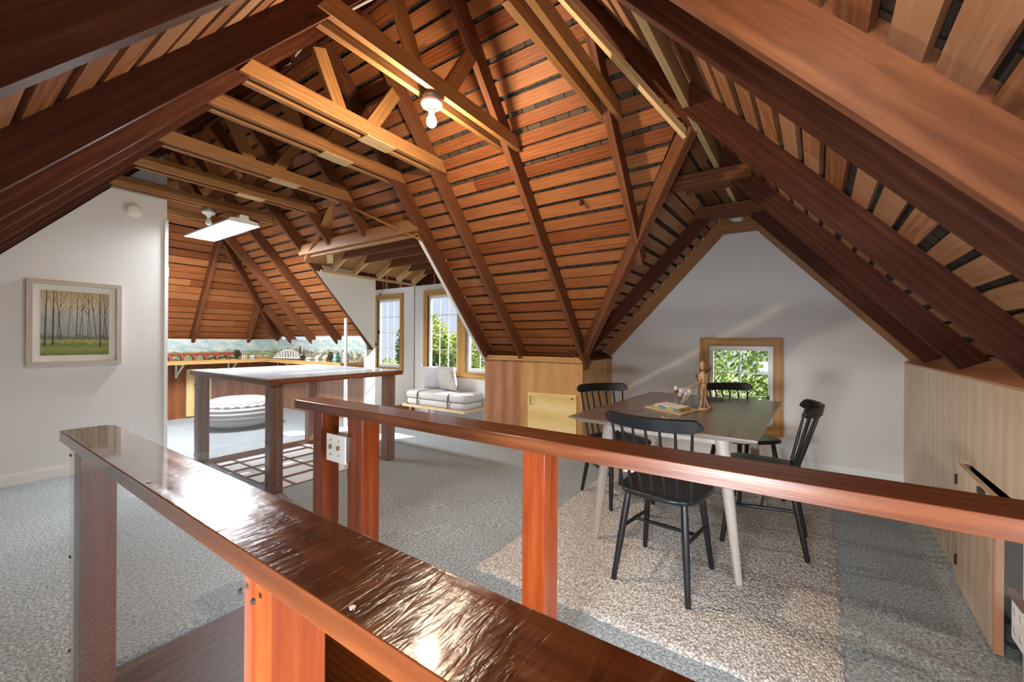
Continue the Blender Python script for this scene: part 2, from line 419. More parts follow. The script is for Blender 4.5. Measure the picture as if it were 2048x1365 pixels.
dzF = D * math.hypot(MF, 1); dzR = D * math.hypot(MR, 1); dzL = D * math.hypot(ML, 1); dzH = D * math.hypot(MH, 1)
def PF(x, y): return (x, y, zF(x) + dzF)
def PN(x, y): return (x, y, zN(x) + .10 * math.hypot(MF, 1))
zrid = 3.405
felt = MB()
# plan lines: valley from (3.83,1.76) to (2.5,.44) then hip to (1.69,1.24)
def PRx(x, z): return (x, yR(x, z), z + dzR)
def PLx(x, z): return (x, yL(x, z), z + dzL)
mb = MB()
# far slope, in convex pieces round the dormer opening (y 2.88..4.93, x 2.68..)
xT = XR; xH = 2.745; xB = 4.10
sheathe(mb, [PF(xT, 1.24), PF(2.5, .46), PF(xH, .69), PF(xH, 6.87), PF(xT, 6.06)], (0, 1, 0), start=.03, felt=felt)
sheathe(mb, [PF(xH, .69), PF(xB, 2.02), PF(xB, 2.905), PF(xH, 2.905)], (0, 1, 0), start=.05, felt=felt)
sheathe(mb, [PF(xH, 5.0), PF(3.71, 5.0), PF(3.71, 7.62), PF(xH, 6.87)], (0, 1, 0), start=.05, felt=felt)
struct('ceiling', mb, M['sheath'], label='spaced redwood roof boards on the window side slope')
mb = MB()
sheathe(mb, [PN(XR, 1.24), PN(XR, 6.06), PN(.95, 6.65), PN(-.75, 6.65), PN(-.75, -1.2)], (0, 1, 0), felt=felt)
struct('ceiling', mb, M['sheath_r'], label='spaced roof boards on the slope over the picture wall side')
mb = MB()
def PH(x, z): return (x, yH(z), z + dzH)
sheathe(mb, [PH(4.00, .72), PH(-.65, .72), PH(1.69, 3.42)], (1, 0, 0), pitch=.112, width=.096, start=.02, felt=felt)
struct('ceiling', mb, M['sheath'], label='roof boards of the hipped end above the landscape mural')
mb = MB()   # right slope of the wing, running on to the main ridge
sheathe(mb, [PRx(4.84, .70), PRx(4.84, 2.53), PRx(2.55, 2.53), PRx(XR, zrid), PRx(-.75, .70)], (1, -K, 0), pitch=.118, width=.084, felt=felt)
struct('ceiling', mb, M['sheath_r'], label='spaced roof boards of the right hand slope')
mb = MB()
sheathe(mb, [PLx(4.84, .80), PLx(4.84, 2.53), PLx(2.50, 2.53), PLx(3.95, .80)], (1, -K, 0), pitch=.118, width=.086, felt=felt)
struct('ceiling', mb, M['sheath_r'], label='roof boards left of the small gable window peak')
struct('ceiling', felt, M['felt'], label='dark shingle undersides seen between the roof boards')

# ------------------------------------------------------------------ rafters
RW = .045
def rafter(A, B, label, m, side, nrm, name='roof_rafter', group=None, w=RW, d=D, cat='rafter'):
    b = MB(); b.beam(A, B, w, d, side, nrm); o = b.build(name, M[m]); tag(o, label, cat, group); return o
nF = Vector((MF, 0, 1)).normalized(); nN = Vector((-MF, 0, 1)).normalized()
nR = Vector((-MR * K, -MR, 1)).normalized(); nL = Vector((ML * K, ML, 1)).normalized(); nH = Vector((0, MH, 1)).normalized()
far_y = [(.925, 'first'), (1.69, 'second'), (2.43, 'third'), (2.91, 'fourth'), (3.70, 'fifth'), (4.35, 'sixth'), (4.97, 'seventh'), (5.72, 'eighth'), (6.44, 'ninth')]
dorm = {3.70, 4.35}
for y, nm in far_y:
    xt = XR if y < 6.06 and y > 1.24 else None
    xt = xt if xt is not None else (1.69 + (1.24 - y) * 1.02 if y < 1.24 else 1.69 + (y - 6.06) * 1.30)
    xb = 3.83
    if y in dorm: xb = 2.68
    if y < 1.5: xb = 3.08
    if y == 4.97: xb = 3.70
    rafter((xt, y, zF(xt)), (xb, y, zF(xb)), 'reddish brown rafter of the window side slope, %s from the right end' % nm, 'rafter_mid', (0, 1, 0), nF, group='rafters of the window side slope')
rafter((3.16, 7.05, zF(3.16)), (3.80, 7.10, zF(3.80)), 'short jack rafter beside the corner hip above the mural', 'rafter_mid', (0, 1, 0), nF)
near_y = [(.80, 'first'), (1.66, 'second'), (2.40, 'third'), (2.93, 'fourth'), (3.73, 'fifth'), (4.38, 'sixth'), (5.08, 'seventh'), (5.80, 'eighth')]
for y, nm in near_y:
    xt = XR if y > 1.24 else XR - (1.24 - y) * 1.0
    rafter((-.50, y, zN(-.50)), (xt, y, zN(xt)), 'dark redwood rafter slanting down left to the picture wall side, %s from the camera' % nm, 'rafter', (0, 1, 0), nN, group='rafters of the slope over the picture wall side', d=.10)
# right slope of the wing
for x, nm, m in ((4.70, 'against the white gable wall', 'fir'), (4.12, 'second from the gable wall', 'rafter'), (3.20, 'third from the gable wall', 'rafter'), (2.27, 'fourth from the gable wall', 'rafter'), (1.38, 'fifth from the gable wall', 'rafter'), (.35, 'nearest the camera', 'rafter')):
    zt = 2.50 if x > 2.4 else 2.55 + (2.4 - x) * .9
    if x < 1.3: zt = 2.3
    zt = min(zt, 3.30)
    if x == 2.27: zt = 2.47
    rafter((x + .02, yR(x, .95), .95), (x, yR(x, zt), zt), 'dark rafter on the right hand slope, ' + nm, m, (1, 0, 0), nR, group='rafters of the right hand slope', d=.12)
M['sister'] = wood('brown_board', (.10, .032, .014), (.20, .070, .028), (.32, .13, .05), .5, .2, sv=18, bump=.15, rings=.3)
b = MB(); b.beam((1.165, yR(1.165, 1.30), 1.30), (1.135, yR(1.135, 2.70), 2.70), .035, .15, (1, 0, 0), nR)
tag(b.build('sister_board', M['sister']), 'wide reddish brown board nailed beside the near rafter, crossing the upper right corner', 'board')
# left slope of the wing
for x, nm, m in ((4.70, 'against the white gable wall', 'fir'), (4.08, 'beside the valley above the plywood corner', 'rafter')):
    rafter((x, yL(x, 1.02), 1.02), (x, yL(x, 2.42), 2.42), 'rafter on the left of the small peak, ' + nm, m, (1, 0, 0), nL)
# wing ties
for x, z, hw, lb, m in ((4.66, 2.31, .30, 'pale collar tie across the peak, touching the white gable wall', 'fir'), (3.97, 2.31, .33, 'collar tie across the small peak, middle of the three', 'rafter_mid'), (3.14, 2.31, .36, 'collar tie across the small peak, nearest of the three', 'rafter_mid')):
    ya = yR(x, z) - .12; yb = yL(x, z) + .10
    if x > 4.5: ya = yR(x, z); yb = yL(x, z)
    o = empty('collar_tie', (x, (ya + yb) / 2, z), 0, lb, 'beam', 'collar ties across the small peak')
    mbb = MB(); mbb.beam((0, ya - (ya + yb) / 2, 0), (0, yb - (ya + yb) / 2, 0), .035, .10, (1, 0, 0), (0, 0, 1)); mbb.build('tie_board', M[m], o)
    if x < 4.5:
        mbb = MB(); mbb.beam((.11, ya + .1 - (ya + yb) / 2, 0), (.11, yb - .1 - (ya + yb) / 2, 0), .035, .10, (1, 0, 0), (0, 0, 1)); mbb.build('tie_board', M[m], o)
# valley, ridges, hips
rafter((3.70, 1.62, zF(3.70)), (2.52, .44, zF(2.52)), 'valley rafter rising from the plywood corner', 'rafter_mid', (1, -1, 0), (1, 1, 1.2), 'valley_rafter', w=.05, d=.13)
rafter((2.52, .44, 2.43), (XR, 1.24, zrid - .03), 'upper hip rafter running to the main ridge', 'rafter', (1, 1, 0), (.3, -.3, 1), 'hip_rafter', w=.05, d=.14)
rafter((2.56, .50, 2.40), (1.80, 1.05, 3.06), 'thin pale brace under the upper hip rafter', 'firpale', (1, 1, 0), (0, 0, 1), 'brace_board', w=.03, d=.05, cat='brace')
rafter((-.50, -.92, zN(-.5) + .06), (XR, 1.24, zrid + .04), 'hip rafter over the stair rising to the main ridge', 'rafter', (1, -1, 0), (-.3, -.3, 1), 'hip_rafter', w=.04, d=.09)
rafter((4.72, .357, 2.42), (1.33, .473, 2.425), 'rough barked ridge board of the small wing roof', 'firpale', (0, 1, 0), (0, 0, 1), 'ridge_board', w=.03, d=.12, cat='ridge')
rafter((XR, 1.20, zrid), (XR, 6.10, zrid), 'main ridge board along the top of the roof', 'rafter', (1, 0, 0), (0, 0, 1), 'ridge_board', w=.03, d=.16, cat='ridge')
rafter((3.72, 7.60, zF(3.72) + .02), (XR, 6.06, zrid), 'corner hip rafter above the landscape mural', 'rafter_mid', (1, -1.25, 0), (.5, .4, 1), 'hip_rafter', w=.05, d=.12)
# hip end
for x, zt, lb in ((2.385, 2.60, 'long rafter of the hipped end, meeting the corner hip'), (3.155, 1.66, 'short jack rafter of the hipped end above the mural'), (1.69, 3.40, 'middle rafter of the hipped end behind the white wall')):
    rafter((x, yH(1.02), 1.02), (x, yH(zt), zt), lb, 'rafter_mid', (1, 0, 0), nH)
# paired collar ties
names = ['first', 'second', 'third', 'fourth', 'fifth', 'sixth', 'seventh', 'eighth']
ty = [(.925, 1.36), (1.69, None), (2.42, None), (2.93, None), (3.715, None), (4.365, None), (5.10, None), (5.80, None)]
for (y, x0), nm in zip(ty, names):
    xa = 1.0 if x0 is None else x0
    if y > 5.5: xa = 1.0
    z = 2.6 if nm != 'fourth' else 2.62
    o = empty('collar_tie', (1.7, y, z), 0, 'pair of orange fir collar ties under the main roof, %s pair from the right' % nm, 'beam', 'paired collar ties under the main roof')
    for s, ln in ((-1, .03), (1, 0)):
        b = MB(); L = 2.40 + ln; e = .045
        b.beam((xa - 1.7 - (.06 if s < 0 else 0), s * e, 0), (L + .06 - 1.7, s * e, 0), .034, .092, (0, 1, 0), (0, 0, 1), cutA=.06, cutB=.06)
        b.build('tie_board', M['fir'] , o)
    if nm in ('third', 'fourth', 'fifth', 'sixth'):
        b = MB(); b.box(.02, -.058, -.007, .26, .058, 0, 'x'); b.build('splice_plate', M['firpale'], o)
# braces from ties to the roof
for y, nm in ((1.69, 'first'), (2.42, 'second'), (2.93, 'third'), (3.715, 'fourth'), (4.365, 'fifth'), (5.10, 'sixth')):
    b = MB(); b.beam((1.60, y + .02, 2.66), (1.42, y + .02, 3.04), .09, .035, (1, 0, .45), (0, 1, 0)); tag(b.build('web_brace', M['fir']), 'upright board brace rising from the %s lit collar tie to the near slope' % nm, 'brace', 'upright braces on the collar ties')
    b = MB(); b.beam((1.76, y - .02, 2.66), (1.99, y - .02, 3.03), .09, .035, (1, 0, -.6), (0, 1, 0)); tag(b.build('web_brace', M['fir']), 'diagonal board brace leaning from the %s lit collar tie to the far slope' % nm, 'brace', 'diagonal braces on the collar ties')
b = MB()
pts = [(1.50 + .02 * math.sin(k * 1.9), 1.6 + .35 * k, zN(1.50) + .05 + .02 * math.cos(k * 2.3)) for k in range(13)]
b.path(pts, .008, 6); tag(b.build('electrical_cable', M['blackpipe']), 'pale electrical cable stapled along near the ridge', 'cable')

# ------------------------------------------------------------------ dormer roof
hd = empty('dormer_header', (2.68, 3.93, 2.24), 0, 'doubled pale header beam over the dormer opening', 'beam')
b = MB(); b.box(-.03, -1.03, 0, .015, 1.06, .12, 'y'); b.build('header_board', M['fir'], hd)
b = MB(); b.box(.018, -1.00, -.03, .065, 1.03, .10, 'y'); b.build('header_board', M['fir'], hd)
md_ = .50; yc = 3.94
fx = [(3.07, 'first'), (3.39, 'second'), (3.79, 'third'), (4.15, 'fourth'), (4.46, 'fifth')]
for x, nm in fx:
    for s, nn in ((1, 'left'), (-1, 'right')):
        y0 = 4.93 if s > 0 else 2.95
        b = MB(); b.beam((x, y0, 2.085), (x, yc, 2.085 + abs(y0 - yc) * md_), .035, .085, (1, 0, 0), None); tag(b.build('dormer_rafter', M['firpale']), 'pale dormer rafter on the %s slope, %s from the header' % (nn, nm), 'rafter', 'rafters of the dormer roof')
    b = MB(); b.beam((x - .035, 4.66, 2.225), (x - .035, 3.22, 2.225), .03, .11, (1, 0, 0), (0, 0, 1), cutA=.1, cutB=.1)
    tag(b.build('dormer_tie', M['rafter_mid']), 'dark brown tie across the dormer roof, %s from the header' % nm, 'beam', 'ties across the dormer roof')
b = MB(); b.beam((2.95, 4.80, 2.17), (2.72, 4.45, 2.30), .07, .04, None, None); tag(b.build('brace_board', M['firpale']), 'short pale board with a rounded end under the dormer corner', 'brace')
b = MB()
for s in (1, -1):
    y0 = yc + s * 1.02
    P = [(2.70, y0, 2.07 + .09), (4.55, y0, 2.07 + .09), (4.55, yc, 2.07 + .09 + 1.02 * md_), (2.44, yc, 2.07 + .09 + 1.02 * md_)]
    b.prism(P, (0, 0, .02), .3 + .2 * s, 0, (0, 1, 0))
struct('ceiling', b, M['fir'], label='orange plywood lining between the dormer rafters')

# ------------------------------------------------------------------ walls
T = .03
# left picture wall, along x at y = 5.2
b = MB()
P = [(-.5, 5.2, 0), (1.425, 5.2, 0), (1.425, 5.2, 3.08), (-.5, 5.2, zN(-.5))]
b.prism(P, (0, .09, 0), .2, 0, (1, 0, 0)); struct('wall_left', b, M['wall'], label='white painted wall with the framed forest picture')
b = MB(); b.box(1.405, 5.185, 0, 1.432, 5.20, 2.40, 'z'); b.box(1.425, 5.19, 0, 1.435, 5.29, 2.40, 'z'); struct('trim_1', b, M['white'])
b = MB(); b.box(-.5, 5.186, 0, 1.40, 5.199, .085, 'x'); struct('baseboard_left', b, M['white'])
b = MB(); b.box(1.432, 5.22, 1.83, 1.447, 5.25, 1.93, 'z'); b.lathe([(0, 0), (.008, 0), (.008, .01), (0, .012)], (1.44, 5.235, 1.93), 8); tag(b.build('hook_plate', M['porcelain']), 'small white plate fixed to the edge of the picture wall', 'plate')
# gable wall with small window
def wall_with_hole(outer, holes, X, th, mat, name, lab, ybase=True):
    """wall in plane x=X; outer polygon [(y,z)] convex-ish described by top function; holes rects (y0,y1,z0,z1) non overlapping in y"""
    b = MB(); ys = sorted(set([p[0] for p in outer] + [h[0] for h in holes] + [h[1] for h in holes]))
    top = sorted(outer)
    def zt(y):
        for (a, za), (c, zc) in zip(top, top[1:]):
            if a <= y <= c: return za + (zc - za) * (y - a) / max(1e-9, c - a)
    for y0, y1 in zip(ys, ys[1:]):
        hs = [h for h in holes if h[0] <= y0 + 1e-6 and h[1] >= y1 - 1e-6]
        segs = [(0, None)]
        if hs: segs = [(0, hs[0][2]), (hs[0][3], None)]
        for z0, z1 in segs:
            P = [(X, y0, z0), (X, y1, z0), (X, y1, zt(y1) if z1 is None else z1), (X, y0, zt(y0) if z1 is None else z1)]
            b.prism(P, (th, 0, 0), .2, 0, (0, 1, 0))
    return struct(name, b, mat, label=lab)
XG = 4.75
gtop = [(-.98, 1.08), (yR(XG, 2.38), 2.60), (.40, 2.70), (yL(XG, 2.38), 2.60), (1.99, 1.12)]
wall_with_hole(gtop, [(.11, .69, .36, 1.16)], XG, .08, M['wallg'], 'wall_gable', 'white gable wall with a small four pane window')
b = MB(); b.box(4.735, -.85, 0, 4.749, 1.74, .055, 'y'); b.box(4.741, -.85, .055, 4.749, 1.74, .075, 'y'); struct('baseboard_gable', b, M['white'])
# right knee wall (slightly skewed)
kd = Vector((1, -.0537, 0)).normalized(); kn = Vector((.0537, 1, 0)).normalized()
def KP(x, off=0, z=0): # point on the knee wall plane
    y = -.783 + .0537 * (3.829 - x); return Vector((x, y, z)) + kn * off
b = MB()
for xa, xb, r in ((4.76, 3.55, .15), (3.55, 2.93, .6)):
    b.prism([KP(xb), KP(xa), KP(xa, 0, 1.03), KP(xb, 0, 1.03)], -kn * .02, r, 0, (0, 0, 1))
b.prism([KP(2.93, 0, .62), KP(2.93, 0, 1.03), KP(2.20, 0, 1.03), KP(2.20, 0, .62)], -kn * .02, .6, 0, (0, 0, 1))
b.prism([KP(2.20), KP(2.20, 0, 1.03), KP(1.22, 0, 1.03), KP(1.22)], -kn * .02, .45, 0, (0, 0, 1))
b.prism([KP(1.22), KP(.28), KP(.28, 0, .30), KP(1.22, 0, .30)], -kn * .02, .45, 0, (0, 0, 1)); b.prism([KP(1.22, 0, .95), KP(.28, 0, .95), KP(.28, 0, 1.03), KP(1.22, 0, 1.03)], -kn * .02, .45, 0, (0, 0, 1))
b.prism([KP(.28), KP(.28, 0, 1.03), KP(-.6, 0, 1.03), KP(-.6)], -kn * .02, .45, 0, (0, 0, 1))
struct('wall_right', b, M['plypale'], label='pale plywood knee wall under the right slope')
b = MB(); b.prism([KP(4.76, .0, 1.03), KP(-.6, .0, 1.03), KP(-.6, -.14, 1.10), KP(4.76, -.14, 1.10)], (0, 0, .012), .5, 0, (1, 0, 0)); struct('trim_2', b, M['plyred'])
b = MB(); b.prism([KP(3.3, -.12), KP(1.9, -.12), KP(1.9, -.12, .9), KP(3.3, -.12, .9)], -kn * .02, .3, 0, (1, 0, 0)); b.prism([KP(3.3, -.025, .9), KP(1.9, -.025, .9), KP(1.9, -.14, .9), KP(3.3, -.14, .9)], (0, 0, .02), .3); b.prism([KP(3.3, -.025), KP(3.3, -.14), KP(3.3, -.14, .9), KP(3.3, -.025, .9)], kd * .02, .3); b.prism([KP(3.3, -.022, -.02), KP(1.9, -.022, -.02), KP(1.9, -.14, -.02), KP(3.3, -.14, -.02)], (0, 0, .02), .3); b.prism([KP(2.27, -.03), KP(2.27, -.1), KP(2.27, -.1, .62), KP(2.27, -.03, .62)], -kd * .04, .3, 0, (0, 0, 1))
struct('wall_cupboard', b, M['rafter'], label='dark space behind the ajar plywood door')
# low cupboard door standing ajar
hx = KP(2.915, .004); ang = math.atan2(-kd.y, -kd.x) - math.radians(1.2)
d = empty('cupboard_door', hx, ang, 'low pale plywood cupboard door standing ajar in the right knee wall', 'door')
b = MB(); b.box(0, -.024, .012, .585, 0, .605, 'z'); dp_ = b.build('door_panel', M['plypale'], d, bevel=.002)
b = MB(); b.box(.585, -.026, .012, .592, .002, .605, 'z'); b.build('edge_strip', M['plyred'], d)
b = MB(); b.box(.40, -.034, .575, .47, -.024, .60); b.box(.46, -.040, .55, .475, -.024, .60, 'z'); b.build('latch', M['dark'], dp_)
for z in (.10, .50):
    b = MB(); b.tube((0, -.027, z), (0, -.027, z + .05), .006, n=8); b.build('hinge', M['dark'], dp_)
# outlet low on the right wall
oc = KP(2.20, .0, .20)
d = empty('wall_outlet', oc, math.atan2(kd.y, kd.x), 'white electrical outlet plate low on the right knee wall', 'outlet')
b = MB(); b.box(-.06, 0, -.075, .06, .012, .075); dp_ = b.build('plate', M['porcelain'], d, bevel=.003)
for z in (-.035, .035):
    for s in (-.028, .028):
        b = MB(); b.lathe([(0, 0), (.016, 0), (.016, .003), (0, .003)], (s, .012, z), 12, axis='y'); b.build('socket', M['paper'], dp_)
b = MB(); b.box(-.07, 0, .078, .07, .02, .10); b.build('top_block', M['rafter_mid'], d)
# far knee wall of plywood, along y at x = 3.77, with hatch; and jog
b = MB()
b.prism([(3.77, 1.70, 0), (3.77, 2.444, 0), (3.77, 2.444, .985), (3.77, 1.70, .985)], (.02, 0, 0), .35, 0, (0, 0, 1))
struct('wall_knee', b, M['ply'], label='golden plywood knee wall panel with a small hatch')
b = MB()
b.prism([(3.768, 2.444, 0), (3.768, 2.94, 0), (3.768, 2.94, .985), (3.768, 2.444, .985)], (.02, 0, 0), .7, 0, (0, 0, 1))
struct('wall_knee_end', b, M['plyred'], label='reddish plywood panel at the dormer end of the knee wall')
b = MB(); b.prism([(3.775, 1.71, 0), (4.76, 1.755, 0), (4.76, 1.755, 1.0), (3.775, 1.71, 1.0)], (0, .02, 0), .2, 0, (0, 0, 1)); struct('wall_jog', b, M['ply'], label='short plywood wall beside the white gable wall')
b = MB(); b.prism([(3.775, 1.70, .995), (4.745, 1.745, .995), (4.745, 1.92, 1.10), (3.775, 1.88, 1.10)], (0, 0, .012), .5, 0, (1, 0, 0)); struct('trim_3', b, M['rafter_mid'])
b = MB(); b.box(3.745, 1.695, .985, 3.80, 2.945, 1.035, 'y'); struct('trim_4', b, M['shelf'])
b = MB(); b.box(3.80, 1.70, .99, 3.98, 2.94, 1.02, 'y'); struct('trim_5', b, M['rafter_mid'])
d = empty('hatch_door', (3.765, 1.757, .02), 0, 'small birch plywood hatch in the golden knee wall', 'door')
b = MB(); b.prism([(0, 0, 0), (0, .575, 0), (0, .575, .625), (0, 0, .635)], (-.014, 0, 0), .3, 0, (0, 1, 0)); dp_ = b.build('door_panel', M['plybirch'], d)
b = MB(); b.path([(-.015, .53, .585), (-.035, .53, .58), (-.035, .53, .50), (-.015, .53, .495)], .004, 6); b.build('pull_handle', M['dark'], dp_)
b = MB(); b.tube((-.017, 0, .38), (-.017, 0, .43), .005, n=8); b.build('hinge', M['dark'], dp_)
b = MB(); b.box(-.018, .03, .59, -.014, .06, .60); b.build('catch_plate', M['dark'], d)
# dormer: cheeks, window wall
b = MB(); b.prism([(2.70, 4.95, 2.06), (3.62, 4.95, 1.10), (3.62, 4.95, 0), (3.745, 4.95, 0), (3.745, 4.95, 2.075), (2.86, 4.95, 2.075)][::1], (0, .05, 0), .2, 0, (1, 0, 0)) if False else None
b = MB()
b.prism([(2.85, 4.94, 2.075), (3.745, 4.94, 1.04), (3.745, 4.94, 2.075)], (0, .03, 0), .2, 0, (1, 0, 0))
b.prism([(3.60, 4.94, 0), (3.745, 4.94, 0), (3.745, 4.94, 1.06), (3.60, 4.94, 1.06)], (0, .06, 0), .2, 0, (1, 0, 0))
struct('wall_dormer_left', b, M['wall'], label='white cheek wall left of the dormer')
b = MB()
b.prism([(2.85, 2.93, 2.075), (3.80, 2.93, .99), (4.49, 2.93, .0), (4.49, 2.93, 2.075)], (0, -.03, 0), .2, 0, (1, 0, 0))
b.prism([(3.79, 2.93, 0), (4.49, 2.93, 0), (3.79, 2.93, 1.0)], (0, -.03, 0), .2, 0, (1, 0, 0))
struct('wall_dormer_right', b, M['wall'], label='white cheek wall right of the dormer')
b = MB(); b.box(2.60, 2.935, 0, 2.66, 2.945, .1) if False else None
b = MB(); b.beam((2.72, 2.945, zF(2.72) - .03), (3.78, 2.945, zF(3.78) - .03), .02, .03, (0, 1, 0), nF); struct('trim_6', b, M['white'])
b = MB(); b.beam((2.70, 2.912, PF(2.70, 0)[2] - .03), (4.0, 2.912, PF(4.0, 0)[2] - .03), .018, .12, (0, 1, 0), nF); struct('trim_13', b, M['rafter'])
b = MB(); b.beam((2.90, 4.925, 2.07), (4.50, 4.925, 2.07), .03, .028, (0, 1, 0), (0, 0, 1)); struct('trim_7', b, M['firpale'])
XW = 4.49
W1 = (5.27, 5.86, .74, 1.90); W2 = (4.01, 4.64, .74, 1.90); W3 = (3.20, 3.85, .74, 1.90)
wall_with_hole([(2.9, 2.07), (6.6, 2.07)], [W3, W2, W1], XW, .08, M['wall'], 'wall_window', 'white dormer wall with tall multi pane windows')
b = MB()
for k in range(9): b.box(XW + .03, 2.9 + .41 * k, 2.07, XW + .05, 2.9 + .41 * k + .40, 2.62, 'z')
struct('wall_upper', b, M['rafter'], label='bare dark boards above the white dormer wall')
for k, y in enumerate((4.98, 5.25, 5.62)):
    b = MB(); b.box(XW - .005, y, 2.07, XW + .03, y + .035, 2.5, 'z'); tag(b.build('wall_stud', M['fir']), 'short bare stud above the dormer windows, %s from the plate corner' % names[k], 'stud', 'bare studs above the dormer windows')
b = MB(); b.box(XW - .004, 4.935, 0, XW + .0, 4.945, 2.07, 'z'); struct('trim_8', b, M['dark'])
# alcove beyond the cheek
b = MB(); b.box(3.70, 6.6, 0, 4.6, 6.65, 2.7); b.box(3.70, 5.0, 0, 3.72, 6.6, 2.1); struct('wall_alcove', b, M['wall'], label='white wall inside the alcove beyond the dormer cheek')
b = MB(); b.box(3.70, 4.97, 2.66, 4.6, 6.65, 2.70); struct('ceiling', b, M['fir'], label='board ceiling of the alcove')
b = MB(); b.box(4.03, 4.93, 0, 4.49, 4.97, .20, 'x'); struct('trim_9', b, M['paneldark'])
# hip end wall and far side wall below the mural
b = MB(); x = 1.3; k = 0
while x < 3.64:
    xe = min(3.64, x + (.62 if k != 1 else .55)); b.prism([(x, 7.53, 0), (xe - .004, 7.53, 0), (xe - .004, 7.53, .85), (x, 7.53, .85)], (0, .02, 0), .2 + .25 * (k % 4), 0, (0, 0, 1)); x = xe; k += 1
struct('wall_end', b, M['paneldark'], label='brown plywood wall below the landscape mural')
b = MB(); y = 7.53; k = 0
while y > 4.99:
    ye = max(4.99, y - .42); b.prism([(3.64, ye + .004, 0), (3.64, y, 0), (3.64, y, .85), (3.64, ye + .004, .85)], (.02, 0, 0), .1 + .3 * (k % 3), 0, (0, 0, 1)); y = ye; k += 1
struct('wall_side', b, M['paneldark'], label='brown plywood wall under the mural, window side')
b = MB(); b.box(2.30, 7.50, .02, 2.62, 7.53, .74, 'z'); tag(b.build('cupboard_door', M['plybirch']), 'golden plywood door leaning at the brown wall behind the pouf', 'door')
b = MB(); b.box(2.47, 7.488, .50, 2.49, 7.50, .64, 'z'); struct('trim_10', b, M['dark'])
# wall behind everything that is not seen, closes the room
b = MB(); b.prism([(1.425, 5.29, 0), (1.425, 7.55, 0), (1.425, 7.55, 1.1), (1.425, 6.3, 3.0), (1.425, 5.29, 3.08)], (-.03, 0, 0), .2, 0, (0, 1, 0)); struct('wall_partition', b, M['wall'])
b = MB(); b.prism([(-.52, -.95, -1.2), (-.52, -.02, -1.2), (-.52, -.02, .86), (-.52, -.95, .86)], (-.04, 0, 0), .2, 0, (0, 1, 0))
b.prism([(-.52, .52, -1.2), (-.52, 5.25, -1.2), (-.52, 5.25, .86), (-.52, .52, .86)], (-.04, 0, 0), .2, 0, (0, 1, 0))
b.prism([(-.52, -.02, -1.2), (-.52, .52, -1.2), (-.52, .52, .50), (-.52, -.02, .50)], (-.04, 0, 0), .2, 0, (0, 1, 0))
struct('wall_back', b, M['wall'])

# ------------------------------------------------------------------ mural
def m_mural(city):
    t = NT('mural_city' if city else 'mural_hills'); uv = t.uv(); s = t.n('ShaderNodeSeparateXYZ'); t.l(uv, s.inputs[0])
    z = s.outputs[1]
    cl = t.noise(t.mapping(uv, (3, 9, 1)), 2.2, 4, .6)
    sky = t.ramp(cl, [(.35, (.24, .40, .42)), (.5, (.40, .48, .45)), (.65, (.56, .56, .50))])
    n1 = t.noise(t.mapping(uv, (2.0, .2, 1)), 2.0, 4, .6)
    if city:
        v = t.n('ShaderNodeTexVoronoi', distance='CHEBYCHEV'); v.inputs['Scale'].default_value = 1; t.l(t.mapping(uv, (26, 6, 1)), v.inputs['Vector'])
        sk = t.math('ADD', t.math('MULTIPLY', t.n('ShaderNodeSeparateColor').outputs[0], 0), .5)
        vc = t.n('ShaderNodeSeparateColor'); t.l(v.outputs['Color'], vc.inputs[0])
        line = t.math('ADD', t.math('MULTIPLY', n1, .16), t.math('ADD', .04, t.math('MULTIPLY', vc.outputs[0], .05)))
        v2 = t.n('ShaderNodeTexVoronoi'); v2.inputs['Scale'].default_value = 1; t.l(t.mapping(uv, (60, 45, 1)), v2.inputs['Vector'])
        c2 = t.n('ShaderNodeSeparateColor'); t.l(v2.outputs['Color'], c2.inputs[0])
        land = t.ramp(c2.outputs[0], [(.0, (.05, .06, .03)), (.35, (.14, .13, .07)), (.6, (.28, .22, .14)), (.85, (.44, .40, .32)), (1, (.62, .58, .50))])
    else:
        line = t.math('ADD', t.math('MULTIPLY', n1, .16), .05)
        land = t.ramp(t.noise(t.mapping(uv, (5, 22, 1)), 2.0, 5, .6), [(.3, (.08, .11, .05)), (.5, (.24, .30, .13)), (.68, (.48, .48, .30))])
    f = t.math('LESS_THAN', z, line)
    c = t.mix(f, sky, land)
    t.bsdf(c, .55); return t.m
M['mural_h'] = m_mural(False); M['mural_c'] = m_mural(True)
z0, z1 = .85, 1.20
mu = empty('landscape_mural', (3.4, 7.5, .85), 0, 'painted landscape backdrop of hills and town in the far corner', 'mural')
b = MB(); b.poly([(1.43 - 3.4, .025, 0), (3.64 - 3.4, .025, 0), (3.64 - 3.4, .025, z1 - z0), (1.43 - 3.4, .025, z1 - z0)], [(0, 0), (2.2, 0), (2.2, .29), (0, .29)])
b.prism([(1.43 - 3.4, .026, 0), (3.64 - 3.4, .026, 0), (3.64 - 3.4, .026, z1 - z0), (1.43 - 3.4, .026, z1 - z0)], (0, .008, 0)); b.build('hill_panel', M['mural_h'], mu)
b = MB(); b.poly([(3.635 - 3.4, .02, 0), (3.635 - 3.4, -2.51, 0), (3.635 - 3.4, -2.51, z1 - z0), (3.635 - 3.4, .02, z1 - z0)], [(4, 0), (6.5, 0), (6.5, .29), (4, .29)])
b.prism([(3.637 - 3.4, .02, 0), (3.637 - 3.4, -2.51, 0), (3.637 - 3.4, -2.51, z1 - z0), (3.637 - 3.4, .02, z1 - z0)], (.008, 0, 0)); b.build('town_panel', M['mural_c'], mu)
